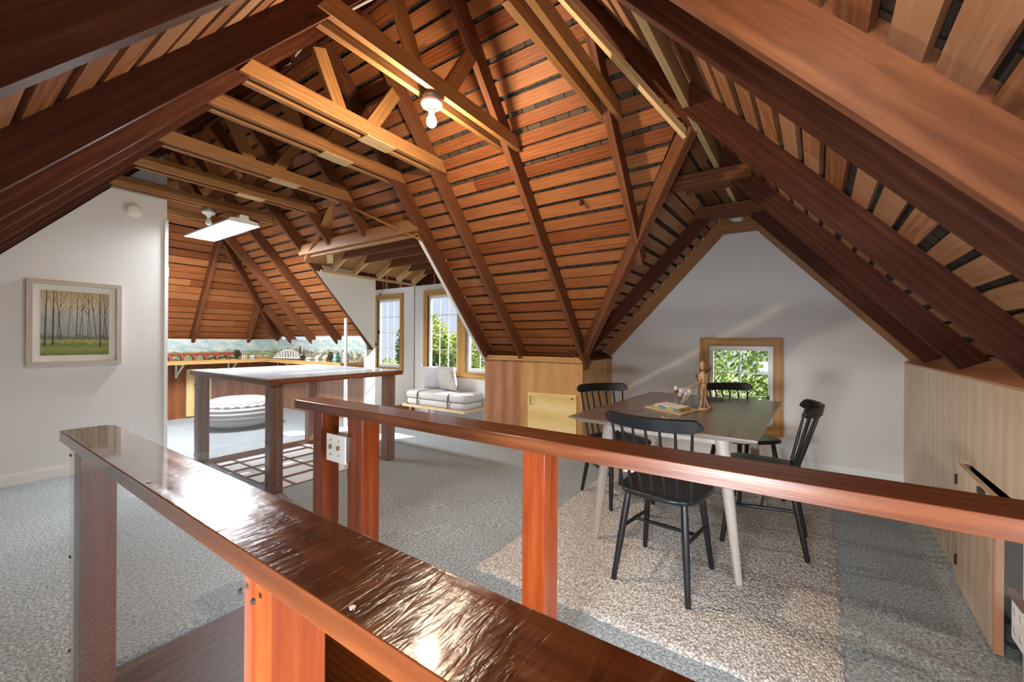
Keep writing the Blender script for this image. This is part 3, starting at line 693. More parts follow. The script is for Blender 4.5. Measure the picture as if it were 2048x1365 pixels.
# shelf with fir edge on white brackets
sh = empty('train_shelf', (3.25, 7.15, .83), 0, 'long fir edged shelf under the mural with pale brackets', 'shelf')
def Ls(n, x, y, z): return (x - 3.25, y - 7.15, z - .83)
b = MB(); b.prism([Ls(0, 1.44, 7.17, .85), Ls(0, 3.27, 7.17, .85), Ls(0, 3.27, 5.05, .85), Ls(0, 3.63, 5.05, .85), Ls(0, 3.63, 7.52, .85), Ls(0, 1.44, 7.52, .85)], (0, 0, .02), .4)
sm = plain('painted_shelf_ground', (.16, .17, .11), .9, var=.4); b.build('shelf_board', sm, sh)
b = MB(); b.box(1.44 - 3.25, -.0, 0, .0, .022, .055, 'x'); b.build('edge_strip', M['shelf'], sh)
b = MB(); b.box(0, -2.10, 0, .022, .022, .055, 'y'); b.build('edge_strip', M['shelf'], sh)
b = MB(); b.box(0, -2.12, 0, .40, -2.10, .055, 'x'); b.build('edge_strip', M['shelf'], sh)
for X, Y, dx, dy in ((2.17, 7.2, 0, 1), (2.85, 7.2, 0, 1), (3.3, 6.6, 1, 0), (3.3, 6.0, 1, 0), (3.3, 5.3, 1, 0)):
    b = MB(); L = .30
    b.beam((X - 3.25, Y - 7.15, -.02), (X - 3.25 + dx * L, Y - 7.15 + dy * L, -.02), .025, .02, None, (0, 0, 1))
    b.beam((X - 3.25 + dx * .02, Y - 7.15 + dy * .02, -.03), (X - 3.25 + dx * L, Y - 7.15 + dy * L, -.20), .02, .012, None, None)
    b.beam((X - 3.25 + dx * L, Y - 7.15 + dy * L, -.21), (X - 3.25 + dx * L, Y - 7.15 + dy * L, 0), .025, .015, (dy, dx, 0), (-dx, -dy, 0)); b.build('shelf_bracket', M['porcelain'], sh)
# model railway things standing on the shelf
SZ = .87
M['viaduct'] = plain('red_brick_model', (.26, .06, .035), .8, var=.3)
M['mgreen'] = plain('model_scrub', (.10, .15, .05), .9, var=.6)
b = MB(); x = 1.60
for k in range(9):
    xa = x + k * .145; b.box(xa, 7.30, SZ, xa + .03, 7.36, SZ + .09, r=.4)
    n = 8; cx_ = xa + .0875; R_ = .0575
    pts = [(cx_ + R_ * math.cos(PI * i / n), 7.30, SZ + .035 + R_ * .9 * math.sin(PI * i / n)) for i in range(n + 1)]
    for i in range(n):
        a_, c_ = pts[i], pts[i + 1]; b.prism([a_, c_, (c_[0], 7.30, SZ + .105), (a_[0], 7.30, SZ + .105)], (0, .06, 0), .4)
b.box(1.60, 7.29, SZ + .10, 2.935, 7.37, SZ + .125, 'x', .5)
tag(b.build('model_viaduct', M['viaduct']), 'red brick arched model viaduct on the mural shelf', 'model')
b = MB(); N = 10; xa, xb = 3.36, 3.36; A0 = Vector((3.30, 6.98, SZ + .035)); A1 = Vector((3.46, 6.45, SZ + .035))
def arc(t_, off):
    p = A0.lerp(A1, t_) + Vector((off, off * .3, 0)); return p, p + Vector((0, 0, .135 * math.sin(PI * t_)))
for off in (0, .06):
    pr = None
    for k in range(N + 1):
        p, q = arc(k / N, off)
        if 0 < k < N: b.tube(p, q, .0028, n=5)
        if pr: b.tube(pr[1], q, .004, n=5); b.tube(pr[0], p, .004, n=5); b.tube(pr[0], q, .002, n=5)
        pr = (p, q)
b.beam(A0 + Vector((.03, 0, -.008)), A1 + Vector((.03, 0, -.008)), .07, .006)
tag(b.build('model_bridge', M['white']), 'white arched truss model bridge on the mural shelf corner', 'model')
def house(x, y, w, d_, h, c1, c2, label, rz=0, z=SZ, steps=0):
    o = empty('model_house', (x, y, z), rz, label, 'model house', 'model houses on the mural shelf')
    b = MB(); b.box(-w / 2, -d_ / 2, 0, w / 2, d_ / 2, h); hw_ = b.build('walls', plain('house_paint', c1, .7), o)
    b = MB(); e = .006; rh = w * .45
    b.prism([(-w / 2 - e, -d_ / 2 - e, h), (w / 2 + e, -d_ / 2 - e, h), (0, -d_ / 2 - e, h + rh)], (0, d_ + 2 * e, 0), .3); b.build('roof', plain('house_roof', c2, .7), o)
    for i in range(max(1, int(h / .045))):
        for s in (-.25, .25):
            b = MB(); b.box(s * w - w * .1, -d_ / 2 - .002, .02 + i * .045, s * w + w * .1, -d_ / 2 + .001, .042 + i * .045); b.build('house_window', M['dark'], hw_)
            b = MB(); b.box(-w / 2 - .002, s * d_ - d_ * .1, .02 + i * .045, -w / 2 + .001, s * d_ + d_ * .1, .042 + i * .045); b.build('house_window', M['dark'], hw_)
    return o
house(3.36, 5.30, .05, .07, .13, (.22, .52, .47), (.16, .17, .18), 'tall mint green model house on the shelf, beside the white one')
house(3.40, 5.14, .05, .07, .14, (.82, .82, .82), (.7, .7, .7), 'tall white model house on the shelf, beside the mint one')
house(3.42, 5.85, .07, .09, .06, (.78, .76, .72), (.45, .44, .44), 'low white model cottage in the town on the shelf')
house(3.45, 5.70, .07, .10, .06, (.50, .46, .30), (.40, .36, .24), 'low tan model barn beside the white cottage')
house(3.42, 6.10, .06, .10, .035, (.60, .62, .58), (.62, .63, .60), 'flat pale model shed left of the white cottage')
house(3.00, 7.32, .07, .07, .09, (.72, .60, .42), (.36, .24, .16), 'cream model house with brown roof right of the dark model tree')
house(3.12, 7.30, .05, .05, .07, (.80, .80, .80), (.25, .27, .30), 'small white model house next to the cream house')
house(3.24, 7.35, .10, .05, .03, (.40, .26, .16), (.5, .30, .18), 'low brown model station shed near the shelf corner')
house(3.34, 7.30, .08, .05, .035, (.46, .22, .12), (.50, .42, .30), 'reddish model goods shed at the shelf corner')
house(3.50, 5.50, .06, .08, .07, (.44, .28, .18), (.24, .2, .17), 'brown model terrace house behind the mint house')
b = MB(); b.tube((3.55, 6.62, SZ), (3.55, 6.62, SZ + .22), .014, .010, 10); b.tube((3.56, 6.52, SZ), (3.56, 6.52, SZ + .19), .007, .006, 8)
tag(b.build('model_chimney', M['rafter']), 'tall brown model factory chimneys behind the white truss bridge', 'model')
def leafy(name, blobs, n, size, mat, label, cat, group=None, trunk=None, seed=1):
    rg = random.Random(seed); o = empty(name, trunk[0] if trunk else blobs[0][0], 0, label, cat, group); B0 = o.location.copy()
    b = MB()
    for k in range(n):
        c, R_ = blobs[k % len(blobs)]; c = Vector(c); R_ = Vector(R_) if isinstance(R_, (tuple, list)) else Vector((R_,) * 3)
        d_ = Vector((rg.gauss(0, 1), rg.gauss(0, 1), rg.gauss(0, 1))).normalized() * (rg.random() ** .35)
        p = c + Vector((d_.x * R_.x, d_.y * R_.y, d_.z * R_.z)) - B0
        q = Vector((rg.gauss(0, 1), rg.gauss(0, 1), rg.gauss(0, 1))).normalized(); w_ = q.orthogonal().normalized(); e = q.cross(w_)
        s1 = size * rg.uniform(.6, 1.3)
        b.poly([p - e * s1, p + w_ * s1 * .5, p + e * s1, p - w_ * s1 * .5], None, rg.random())
    b.build('foliage', mat, o)
    if trunk:
        b = MB(); b.tube(Vector(trunk[0]) - B0, Vector(trunk[1]) - B0, trunk[2], trunk[2] * .5, 8); b.build('trunk', M['rafter'], o)
    return o
def m_leaf(name, a, c_, d_):
    t = NT(name); cc = t.ramp(t.rnd(), [(0, a), (.5, c_), (1, d_)]); b_ = t.n('ShaderNodeBsdfPrincipled'); t.l(cc, b_.inputs['Base Color']); b_.inputs['Roughness'].default_value = .5
    tr = t.n('ShaderNodeBsdfTranslucent'); t.l(cc, tr.inputs[0]); mx = t.n('ShaderNodeMixShader'); mx.inputs[0].default_value = .4
    t.l(b_.outputs[0], mx.inputs[1]); t.l(tr.outputs[0], mx.inputs[2]); t.l(mx.outputs[0], t.out.inputs[0]); return t.m
M['leafdark'] = m_leaf('model_leaves', (.02, .03, .01), (.05, .06, .02), (.10, .10, .04))
leafy('model_tree', [((2.90, 7.30, SZ + .10), (.05, .04, .07))], 260, .014, M['leafdark'], 'dark model tree beside the cream model house', 'model tree', trunk=((2.90, 7.30, SZ), (2.90, 7.30, SZ + .1), .006), seed=3)
leafy('model_tree', [((3.46, 5.60, SZ + .09), (.04, .05, .07))], 220, .012, M['leafdark'], 'dark model tree behind the tan barn', 'model tree', trunk=((3.46, 5.60, SZ), (3.46, 5.60, SZ + .1), .006), seed=4)
leafy('model_tree', [((3.44, 6.34, SZ + .05), (.03, .06, .04))], 160, .012, M['leafdark'], 'dark round model bush right of the truss bridge', 'model tree', trunk=((3.44, 6.34, SZ), (3.44, 6.34, SZ + .05), .005), seed=5)
b = MB(); b.lathe([(.001, .055), (.10, .05), (.20, .03), (.26, 0)], (2.74, 7.42, SZ), 20); o = b.build('model_hill', plain('model_grass', (.14, .22, .06), .9, var=.3)); o.scale = (1, .35, 1); tag(o, 'green model hill at the right end of the red viaduct', 'model')
b = MB(); b.tube((3.33, 5.03, 0), (3.33, 5.03, 1.50), .022, n=14); tag(b.build('support_pole', M['white']), 'slim white pole standing in front of the mural shelf', 'pole')

# ------------------------------------------------------------------ floor with openings
b = MB()
xs = [-.52, .30, 1.08, 1.62, 2.68, 3.6, 4.8]; ys = [-1.0, 2.08, 3.37, 4.72, 5.5, 7.6]
def lines(a, step):
    out = []
    for p, q in zip(a, a[1:]):
        n = max(1, int(round((q - p) / step))); out += [p + (q - p) * i / n for i in range(n)]
    return out + [a[-1]]
gx = lines(xs, .05); gy = lines(ys, .05)
def fz(x, y):
    z = 0
    for (cx_, cy_, ux, uy, L, w_, h_) in ((2.15, -.45, .35, 1, .5, .035, .016), (2.02, -.38, .3, 1, .45, .03, .014), (2.42, -.42, .3, 1, .35, .03, .008), (1.95, 1.75, .9, -.75, .55, .04, .012), (2.35, 1.9, .9, -.7, .6, .04, .010)):
        n_ = math.hypot(ux, uy); ux /= n_; uy /= n_; dx, dy = x - cx_, y - cy_
        al = dx * ux + dy * uy; pe = dx * uy - dy * ux
        z += h_ * math.exp(-(pe / w_) ** 2) * math.exp(-(al / L) ** 2)
    return z
idx = {}
vs = []
def vid(i, j):
    if (i, j) not in idx:
        edge = abs(gx[i] - .30) < 1e-6 or abs(gx[i] - 1.08) < 1e-6
        idx[(i, j)] = len(vs); vs.append((gx[i], gy[j], 0 if edge else fz(gx[i], gy[j])))
    return idx[(i, j)]
fs = []
for i in range(len(gx) - 1):
    for j in range(len(gy) - 1):
        cx_, cy_ = (gx[i] + gx[i + 1]) / 2, (gy[j] + gy[j + 1]) / 2
        if .30 < cx_ < 1.08 and cy_ < 2.08: continue
        if 1.62 < cx_ < 2.68 and 3.37 < cy_ < 4.72: continue
        fs.append((vid(i, j), vid(i + 1, j), vid(i + 1, j + 1), vid(i, j + 1)))
b.shared(vs, fs); struct('floor', b, M['carpet'], label='blue grey speckled carpet')
# stairwell
b = MB(); b.tube((.30, 2.07, -.012), (1.08, 2.07, -.012), .018, n=10); b.tube((.312, -1, -.012), (.312, 2.07, -.012), .018, n=10); struct('trim_11', b, M['carpet'])
b = MB(); b.box(.28, 2.085, -1.4, 1.10, 2.12, -.02, 'x'); struct('wall_stair_end', b, M['rail'], label='dark red brown wood wall at the head of the stairwell')
b = MB(); b.box(.26, -1, -1.4, .30, 2.09, -.02, 'y'); struct('wall_stair_left', b, M['rafter'])
b = MB(); b.box(1.08, -1, -1.4, 1.12, .85, -.02, 'y'); struct('wall_stair_right', b, M['wall'], label='white stairwell wall below the far railing')
b = MB(); b.box(1.08, .85, -1.4, 1.12, 2.09, -.02, 'y'); struct('wall_stair_wood', b, M['rail'])
b = MB(); b.box(.26, -1, -1.45, 1.12, 2.1, -1.4); struct('floor_lower', b, M['rafter'])

# ------------------------------------------------------------------ sunken light grid inside the enclosure
g = empty('ceiling_light_grid', (2.15, 4.045, -.045), 0, 'white translucent panel grid set in the floor inside the clear enclosure', 'light grid')
b = MB(); b.box(-.53, -.675, -.012, .53, .675, 0); b.build('diffuser_panel', plain('white_diffuser', (.86, .84, .83), .5), g)
for k in range(3):
    x = -.53 + 1.06 * (k + .6) / 3; b = MB(); b.box(x - .006, -.675, .001, x + .006, .675, .014, 'y'); b.build('grid_strip', M['boxwood'], g)
for k in range(5):
    y = -.675 + 1.35 * (k + .35) / 5; b = MB(); b.box(-.53, y - .006, .001, .53, y + .006, .014, 'x'); b.build('grid_strip', M['boxwood'], g)
b = MB()
b.box(1.60, 4.72, -.12, 2.70, 4.75, .012, 'x'); b.box(2.68, 3.36, -.12, 2.70, 4.72, .012, 'y'); b.box(1.60, 3.36, -.12, 1.62, 4.72, .004, 'y'); b.box(1.62, 3.35, -.12, 2.68, 3.37, .004, 'x')
struct('trim_12', b, M['boxwood'])

# ------------------------------------------------------------------ enclosure of posts and acrylic round the grid
E0 = (1.53, 3.27); E1 = (2.72, 4.78)
en = empty('guard_enclosure', (2.13, 4.03, 0), 0, 'waist high clear acrylic and wood enclosure around the floor light grid', 'enclosure')
def le(x, y, z): return (x - 2.13, y - 4.03, z)
def ebox(name, x0, y0, z0_, x1, y1, z1_, gr, mat, bev=0):
    b = MB(); b.box(*le(x0, y0, z0_), *le(x1, y1, z1_), gr); return b.build(name, M[mat], en, bevel=bev)
px0, py0 = E0; px1, py1 = E1; w9 = .095; tt = .038
ps = []
for X, Y, sx_, sy_ in ((px0, py0, 1, 1), (px1, py0, -1, 1), (px0, py1, 1, -1), (px1, py1, -1, -1)):
    ps.append(ebox('corner_post', X, Y, 0, X + sx_ * w9, Y + sy_ * .09, .85, 'z', 'boxwood', .003))
for X in (px0, px1 - tt): ebox('top_frame', X - (.03 if X == px0 else -.05), py0 - .03, .85, X + tt + (.0 if X == px0 else .07), py1 + .03, .892, 'y', 'boxwood')
for Y in (py0, py1 - tt): ebox('top_frame', px0 + tt, Y - (.03 if Y == py0 else 0), .85, px1 + .0, Y + tt + (.03 if Y != py0 else 0), .892, 'x', 'boxwood')
b = MB(); b.box(*le(px0 - .025, py0 - .025, .894), *le(px1 + .06, py1 + .025, .899)); b.build('top_panel', m_clear('glare_hazed_top_acrylic', (.92, .94, .96), .30, .40, .03, (.60, .62, .66)), en)  # grey-blue haze mixed into the panel imitates reflected glare
for nm_, a_ in (('front', (px0 - .006, py0 - .008, .01, px1, py0 - .003, .85)), ('left', (px0 - .008, py0, .01, px0 - .003, py1, .85)), ('back', (px0, py1 + .003, .01, px1, py1 + .008, .85)), ('right', (px1 + .003, py0, .01, px1 + .008, py1, .85))):
    b = MB(); b.box(*le(a_[0], a_[1], a_[2]), *le(a_[3], a_[4], a_[5])); b.build('acrylic_panel', M['acrylicbox'], en)
for zc in (.08, .40, .76):
    for X, Y in ((px0 + .05, py0), (px1 - .05, py0)):
        b = MB(); b.lathe([(0, 0), (.008, 0), (.006, .005), (0, .007)], le(X, Y - .008, zc), 10, axis='y'); b.build('bolt_head', M['metal'], en)
    for X, Y in ((px0, py0 + .04), (px0, py1 - .04)):
        b = MB(); c = le(X - .008, Y, zc); b.tube(c, (c[0] - .006, c[1], c[2]), .007, .005, 10); b.build('bolt_head', M['dark'], en)

# ------------------------------------------------------------------ railings
def railing(name, x0, x1, yend, y2, zt, th, matc, label, posts, pm, base):
    r = empty(name, base, 0, label, 'railing'); B0 = Vector(base)
    b = MB(); c = .03
    # cap with a clipped corner at its end
    P = [Vector((x0, y2, zt - th)), Vector((x1, y2, zt - th)), Vector((x1, yend - c, zt - th)), Vector((x1 - c * .8, yend, zt - th)), Vector((x0 + .012, yend - .002, zt - th)), Vector((x0, yend - .012, zt - th))]
    b.prism([p - B0 for p in P], (0, 0, th), .37, 0, (0, 1, 0)); b.build('rail_cap', M[matc], r, bevel=.002)
    for (px, py, wx, wy) in posts:
        b = MB(); b.box(px - B0.x, py - B0.y, -1.2 if False else -.25, px + wx - B0.x, py + wy - B0.y, zt - th, 'z'); b.build('post', M[pm], r, bevel=.0015)
    return r
nr = railing('stair_railing', .262, .390, 1.955, -1.0, .90, .034, 'railtop', 'glossy redwood railing nearest the camera with clear acrylic below', [(.291, 1.83, .085, .085), (.291, .618, .085, .085), (.291, -.55, .085, .085)], 'post', (.33, .5, 0))
for ya, yb in ((.668, 1.915),):
    b = MB(); b.box(.281 - .33, ya - .5, -.20, .287 - .33, yb - .5, .862, 'y'); b.build('acrylic_panel', M['acrylicnear'], nr)
for Y, Z in ((1.893, .825), (1.893, .50), (1.893, .2), (.688, .815), (.646, .815), (.688, .45), (.646, .45)):
    b = MB(); b.tube((.281 - .33, Y - .5, Z), (.277 - .33, Y - .5, Z), .005, .0035, 10); b.build('bolt_head', M['boltm'], nr)
for Y in (.40, .1, 1.1, 1.6):
    b = MB(); b.tube((.275 - .33, Y - .5, .8995), (.275 - .33, Y - .5, .9015), .0045, .004, 8); b.build('screw_head', M['metal'], nr)
frl = railing('stair_railing', 1.064, 1.20, 2.045, -1.0, .90, .042, 'railtop2', 'satin redwood railing on the far side of the stairwell', [(1.088, 1.83, .09, .075), (1.088, 1.52, .09, .105), (1.088, .615, .09, .08), (1.088, -.80, .09, .08)], 'post', (1.13, .5, 0))
b = MB(); b.box(1.205 - 1.13, -.9 - .5, .10, 1.21 - 1.13, 2.0 - .5, .858, 'y'); b.build('acrylic_panel', M['acrylic'], frl)
# switch box between the far posts
sw = empty('switch_box', (1.10, 1.69, .71), 0, 'square metal box with white double switch plate on the far railing posts', 'switch')
b = MB(); b.box(-.03, -.075, -.055, .03, .05, .055); b.build('metal_box', M['metal'], sw)
b = MB(); b.box(-.036, -.083, -.062, -.030, .062, .062); cp_ = b.build('cover_plate', M['porcelain'], sw, bevel=.002)
for yy in (-.035, .025):
    b = MB(); b.box(-.044, yy - .006, -.004, -.036, yy + .006, .014); b.build('switch_lever', M['brass'], cp_)
    for zz in (-.03, .035):
        b = MB(); b.tube((-.036, yy, zz), (-.039, yy, zz), .0035, n=8); b.build('screw_head', M['brass'], cp_)
b = MB(); b.path([(0.0, -.03, -.055), (.0, -.035, -.10), (.005, -.045, -.16), (.012, -.05, -.25), (.02, -.05, -.40)], .004, 6); b.build('cord', M['brass'], sw)

# ------------------------------------------------------------------ windows
def window(name, X, y0, y1, z0_, z1_, ny, nz, cw, label, casing='casing', latch=None, depth=.06, bars=.011):
    w = empty(name, (X, (y0 + y1) / 2, z0_), 0, label); w['kind'] = 'structure'
    hy = (y1 - y0) / 2; hz = z1_ - z0_; t_ = .022
    c = MB()   # mitred casing, one mesh
    o_ = [(-hy - cw, -cw), (hy + cw, -cw), (hy + cw, hz + cw), (-hy - cw, hz + cw)]; i_ = [(-hy, 0), (hy, 0), (hy, hz), (-hy, hz)]
    for k in range(4):
        j = (k + 1) % 4; q = [o_[k], o_[j], i_[j], i_[k]]
        c.prism([(0, a, b_) for a, b_ in q], (-t_, 0, 0), .3 + .1 * k, 0, (0, 1, 0) if k % 2 == 0 else (0, 0, 1))
    c.build('casing', M[casing], w, bevel=.002)
    s = MB(); fw_ = .045; dx = .02
    for a in ((-hy, 0, hy, fw_ * 1.3), (-hy, hz - fw_, hy, hz)): s.box(dx, a[0], a[1], dx + .035, a[2], a[3], 'y')
    for a in (-hy, hy - fw_): s.box(dx, a, fw_ * 1.3, dx + .035, a + fw_, hz - fw_, 'z')
    sf_ = s.build('sash_frame', M['white'], w)
    r_ = MB()
    for a in ((-hy, -.005, hy, .0),): r_.box(0, a[0] - .0, -.006, .08, a[2], .0, 'y')
    r_.box(0, -hy, hz, .08, hy, hz + .006); r_.box(0, -hy - .006, 0, .08, -hy, hz, 'z'); r_.box(0, hy, 0, .08, hy + .006, hz, 'z'); r_.build('jamb_lining', M['white'], w)
    gy0, gy1, gz0, gz1 = -hy + fw_, hy - fw_, fw_ * 1.3, hz - fw_
    for k in range(1, ny):
        y = gy0 + (gy1 - gy0) * k / ny; m_ = MB(); m_.box(dx + .010, y - bars / 2, gz0, dx + .021, y + bars / 2, gz1, 'z'); m_.build('glazing_bar', M['white'], sf_)
    for k in range(1, nz):
        z = gz0 + (gz1 - gz0) * k / nz; m_ = MB(); m_.box(dx + .011, gy0, z - bars / 2, dx + .0205, gy1, z + bars / 2, 'y'); m_.build('glazing_bar', M['white'], sf_)
    p_ = MB(); p_.box(dx + .014, gy0, gz0, dx + .018, gy1, gz1); p_.build('pane', M['pane'], sf_)
    if latch:
        l_ = MB(); l_.box(dx - .02, latch[0] - .01, latch[1] - .02, dx, latch[0] + .01, latch[1] + .02); l_.tube((dx - .015, latch[0], latch[1]), (dx - .015, latch[0] + .05, latch[1] - .002), .005, n=8); l_.build('latch', M['dark'], sf_)
    return w
window('window_1', XW, *W1, 3, 4, .075, 'left dormer window with blue sky, three panes wide', latch=(.27, .60))
window('window_2', XW, *W2, 3, 4, .079, 'middle dormer window behind the bench cushions')
window('window_3', XW, *W3, 3, 4, .079, 'right dormer window partly hidden by the slanting rafter')
window('window_4', XG, .11, .69, .36, 1.16, 2, 3, .085, 'small gable window with a view of green bushes', latch=(-.25, .29))
for nm, pts in (('window_5', [KP(1.22, 0, .30), KP(.28, 0, .30), KP(.28, 0, .95), KP(1.22, 0, .95)]), ('added_back_window', [Vector((-.52, -.02, .50)), Vector((-.52, .52, .50)), Vector((-.52, .52, .86)), Vector((-.52, -.02, .86))])):  # the frame in the back wall is added, unseen, to house the fill lamp
    b = MB(); nn_ = kn if nm == 'window_5' else Vector((1, 0, 0)); c_ = sum(pts, Vector((0, 0, 0))) / 4
    for k in range(4):
        j = (k + 1) % 4; e = lambda p: c_ + (p - c_) * 1.0; i_ = lambda p: c_ + (p - c_) * .90
        b.prism([e(pts[k]), e(pts[j]), i_(pts[j]), i_(pts[k])], nn_ * .015, .3)
    struct(nm, b, M['white'])
window('window_5', -.52, -.02, .52, .50, .86 - .02, 2, 1, .0, 'low added window behind the camera') if False else None
b = MB(); b.path([(4.47, 5.70, 2.07), (4.465, 5.73, 2.03), (4.46, 5.76, 2.0)], .003, 6); b.tube((4.46, 5.74, 1.985), (4.46, 5.79, 1.98), .008, n=8); tag(b.build('hanging_wire', M['dark']), 'short dark wire hanging above the left dormer window', 'wire')

# ------------------------------------------------------------------ ceiling lights
def bulb_fixture(x, y, z, label, lit):
    f = empty('bulb_fixture', (x, y, z), 0, label, 'light')
    b = MB(); b.lathe([(0, .07), (.052, .07), (.052, .0), (.0, .0)], (0, 0, 0), 20); b.build('junction_box', plain('galvanised_box', (.30, .29, .27), .5, .6), f)
    b = MB(); b.lathe([(.0, .012), (.060, .012), (.062, .0), (.055, -.014), (.032, -.020), (.022, -.034), (.020, -.046), (0, -.046)], (0, 0, 0), 28); lh_ = b.build('lamp_holder', M['porcelain'], f)
    b = MB(); b.lathe([(.012, -.045), (.014, -.060), (.024, -.080), (.030, -.100), (.026, -.120), (.014, -.131), (.001, -.133)], (0, 0, 0), 20); b.build('bulb', M['bulb_on'] if lit else M['porcelain'], lh_)
    return f
bulb_fixture(1.655, 1.69, 2.555, 'round porcelain lamp holder with glowing bulb under the collar tie', True)
bulb_fixture(1.76, 5.14, 2.555, 'round porcelain lamp holder with unlit bulb near the fluorescent light', False)
bulb_fixture(.62, .02, 1.985, 'added bare bulb lamp holder over the stair behind the view, for fill light', True)  # unseen fixture added to carry the extra fill bulb
b = MB(); b.lathe([(0, -.02), (.014, -.016), (.018, 0), (.012, .02), (0, .03)], (2.80, 1.28, zF(2.80) + .13), 12); tag(b.build('black_knob', M['dark']), 'small black knob poking between roof boards above the knee wall', 'knob')
b = MB(); b.path([(1.28, -.10, 1.97), (1.27, -.085, 1.945), (1.27, -.075, 1.955)], .004, 6); tag(b.build('brass_hook', M['brass']), 'tiny brass hook on the wide orange board at the upper right', 'hook') if False else None
fl = empty('fluorescent_light', (1.97, 5.42, 2.44), 0, 'glowing white fluorescent shop light hung below the far collar ties', 'light')
b = MB(); L = .61
prof = [(-.155, 0), (-.13, .035), (-.05, .045), (-.04, .085), (.04, .085), (.05, .045), (.13, .035), (.155, 0)]
for (xa, za), (xb, zb) in zip(prof, prof[1:]):
    b.prism([(xa, -L, za), (xb, -L, zb), (xb, -L, zb + .004), (xa, -L, za + .004)], (0, 2 * L, 0), .2, 0, (0, 1, 0))
for s in (-L, L - .003): b.prism([(x_, s, z_) for x_, z_ in prof], (0, .003, 0), .2)
rf_ = b.build('reflector', plain('white_enamel_reflector', (.9, .9, .88), .3), fl)
for s in (-.07, .07):
    b = MB(); b.tube((s, -L + .02, .022), (s, L - .02, .022), .016, n=14); b.build('tube', M['tube_on'], fl)
for s in (-L + .03, L - .03):
    for q in (-.07, .07):
        b = MB(); b.box(q - .012, s - .01, .0, q + .012, s + .01, .045); b.build('tube_holder', M['porcelain'], rf_)
    b = MB(); b.path([(0, s, .09), (.01, s, .12), (0, s, .16)], .003, 6); b.build('hanging_chain', M['metal'], fl)
# smoke detector on the picture wall
sd = empty('smoke_detector', (1.165, 5.199, 2.435), 0, 'round white smoke detector high on the picture wall', 'smoke detector')
b = MB(); b.lathe([(.0, 0), (.068, 0), (.068, .012), (.060, .022), (0, .022)], (0, 0, 0), 32, axis='y'); b.build('base', M['porcelain'], sd)
b = MB(); b.lathe([(.050, .022), (.050, .034), (.042, .042), (.018, .044), (0, .043)], (0, 0, 0), 32, axis='y'); b.build('cover', plain('detector_plastic', (.80, .78, .73), .4), sd)

# ------------------------------------------------------------------ framed forest picture
pf = empty('framed_picture', (.795, 5.198, 1.33), 0, 'framed painting of a bare tree forest with green clearing on the left wall', 'picture')
ox, oz, fw_ = .288, .366, .034
b = MB(); o_ = [(-ox, -oz), (ox, -oz), (ox, oz), (-ox, oz)]; i_ = [(-ox + fw_, -oz + fw_), (ox - fw_, -oz + fw_), (ox - fw_, oz - fw_), (-ox + fw_, oz - fw_)]
for k in range(4):
    j = (k + 1) % 4; b.prism([(a, 0, c_) for a, c_ in (o_[k], o_[j], i_[j], i_[k])], (0, -.045, 0), .3 + .1 * k, 0, (1, 0, 0) if k % 2 == 0 else (0, 0, 1))
b.build('frame', M['frame'], pf)
b = MB(); b.box(-ox + .03, -.012, -oz + .03, ox - .03, -.006, oz - .03); b.build('mat_board', M['paper'], pf)
def m_paint():
    t = NT('forest_painting'); uv = t.uv(); s = t.n('ShaderNodeSeparateXYZ'); t.l(uv, s.inputs[0])
    n1 = t.noise(t.mapping(uv, (6, 9, 1)), 2.0, 5, .65); z = t.math('ADD', s.outputs[1], t.math('MULTIPLY', t.math('SUBTRACT', n1, .5), .16))
    c = t.ramp(z, [(0, (.13, .17, .03)), (.09, (.30, .34, .08)), (.17, (.16, .24, .05)), (.22, (.46, .44, .16)), (.27, (.10, .15, .06)), (.33, (.35, .38, .36)), (.60, (.48, .50, .46)), (.78, (.66, .56, .38)), (1, (.55, .43, .22))])
    n2 = t.noise(t.mapping(uv, (55, 2.5, 1)), 1.0, 4, .6)
    m_ = t.math('MULTIPLY', t.ramp(n2, [(.56, (0, 0, 0)), (.64, (1, 1, 1))]), t.ramp(s.outputs[1], [(.26, (0, 0, 0)), (.34, (1, 1, 1)), (.8, (.5, .5, .5)), (1, (.1, .1, .1))]))
    c = t.mix(t.math('MULTIPLY', m_, .55), c, (.12, .11, .10)); t.bsdf(c, .5, t.bump(n1, .3, .004)); return t.m
b = MB(); ax_, az_ = .208, .277
b.poly([(-ax_, -.0135, -az_), (ax_, -.0135, -az_), (ax_, -.0135, az_), (-ax_, -.0135, az_)], [(0, 0), (1, 0), (1, 1), (0, 1)])
b.prism([(-ax_, -.0134, -az_), (ax_, -.0134, -az_), (ax_, -.0134, az_), (-ax_, -.0134, az_)], (0, .001, 0), .2, 0)
rg = random.Random(5)
def trunk2(x, zb, w_, lean):
    b.poly([(x - w_, -.0142, zb), (x + w_, -.0142, zb), (x + lean + w_ * .4, -.0142, az_), (x + lean - w_ * .4, -.0142, az_)], None, rg.random(), 1)
    for k in range(4):
        f_ = rg.uniform(.35, .8); px_ = x + lean * f_; pz_ = zb + (az_ - zb) * f_; e = rg.choice((-1, 1)) * rg.uniform(.02, .05); u_ = min(az_, pz_ + rg.uniform(.06, .13)); ex = max(-ax_, min(ax_, px_ + e))
        b.poly([(px_ - .0012, -.0141, pz_), (px_ + .0012, -.0141, pz_), (ex + .0005, -.0141, u_), (ex - .0005, -.0141, u_)], None, rg.random(), 1)
for x, zb, w_, le_ in ((-.185, -.20, .0055, .012), (-.138, -.19, .005, .004), (-.09, -.13, .003, -.03), (.0, -.12, .003, .01), (.02, -.11, .002, .03), (.15, -.21, .0055, -.002), (.125, -.12, .003, -.035), (.19, -.11, .003, -.02), (.07, -.12, .002, .01), (.09, -.11, .002, -.02), (-.05, -.11, .0018, .02), (.17, -.12, .002, .02), (-.11, -.12, .002, .02), (.04, -.11, .0015, -.01)):
    trunk2(x, zb, w_, le_)
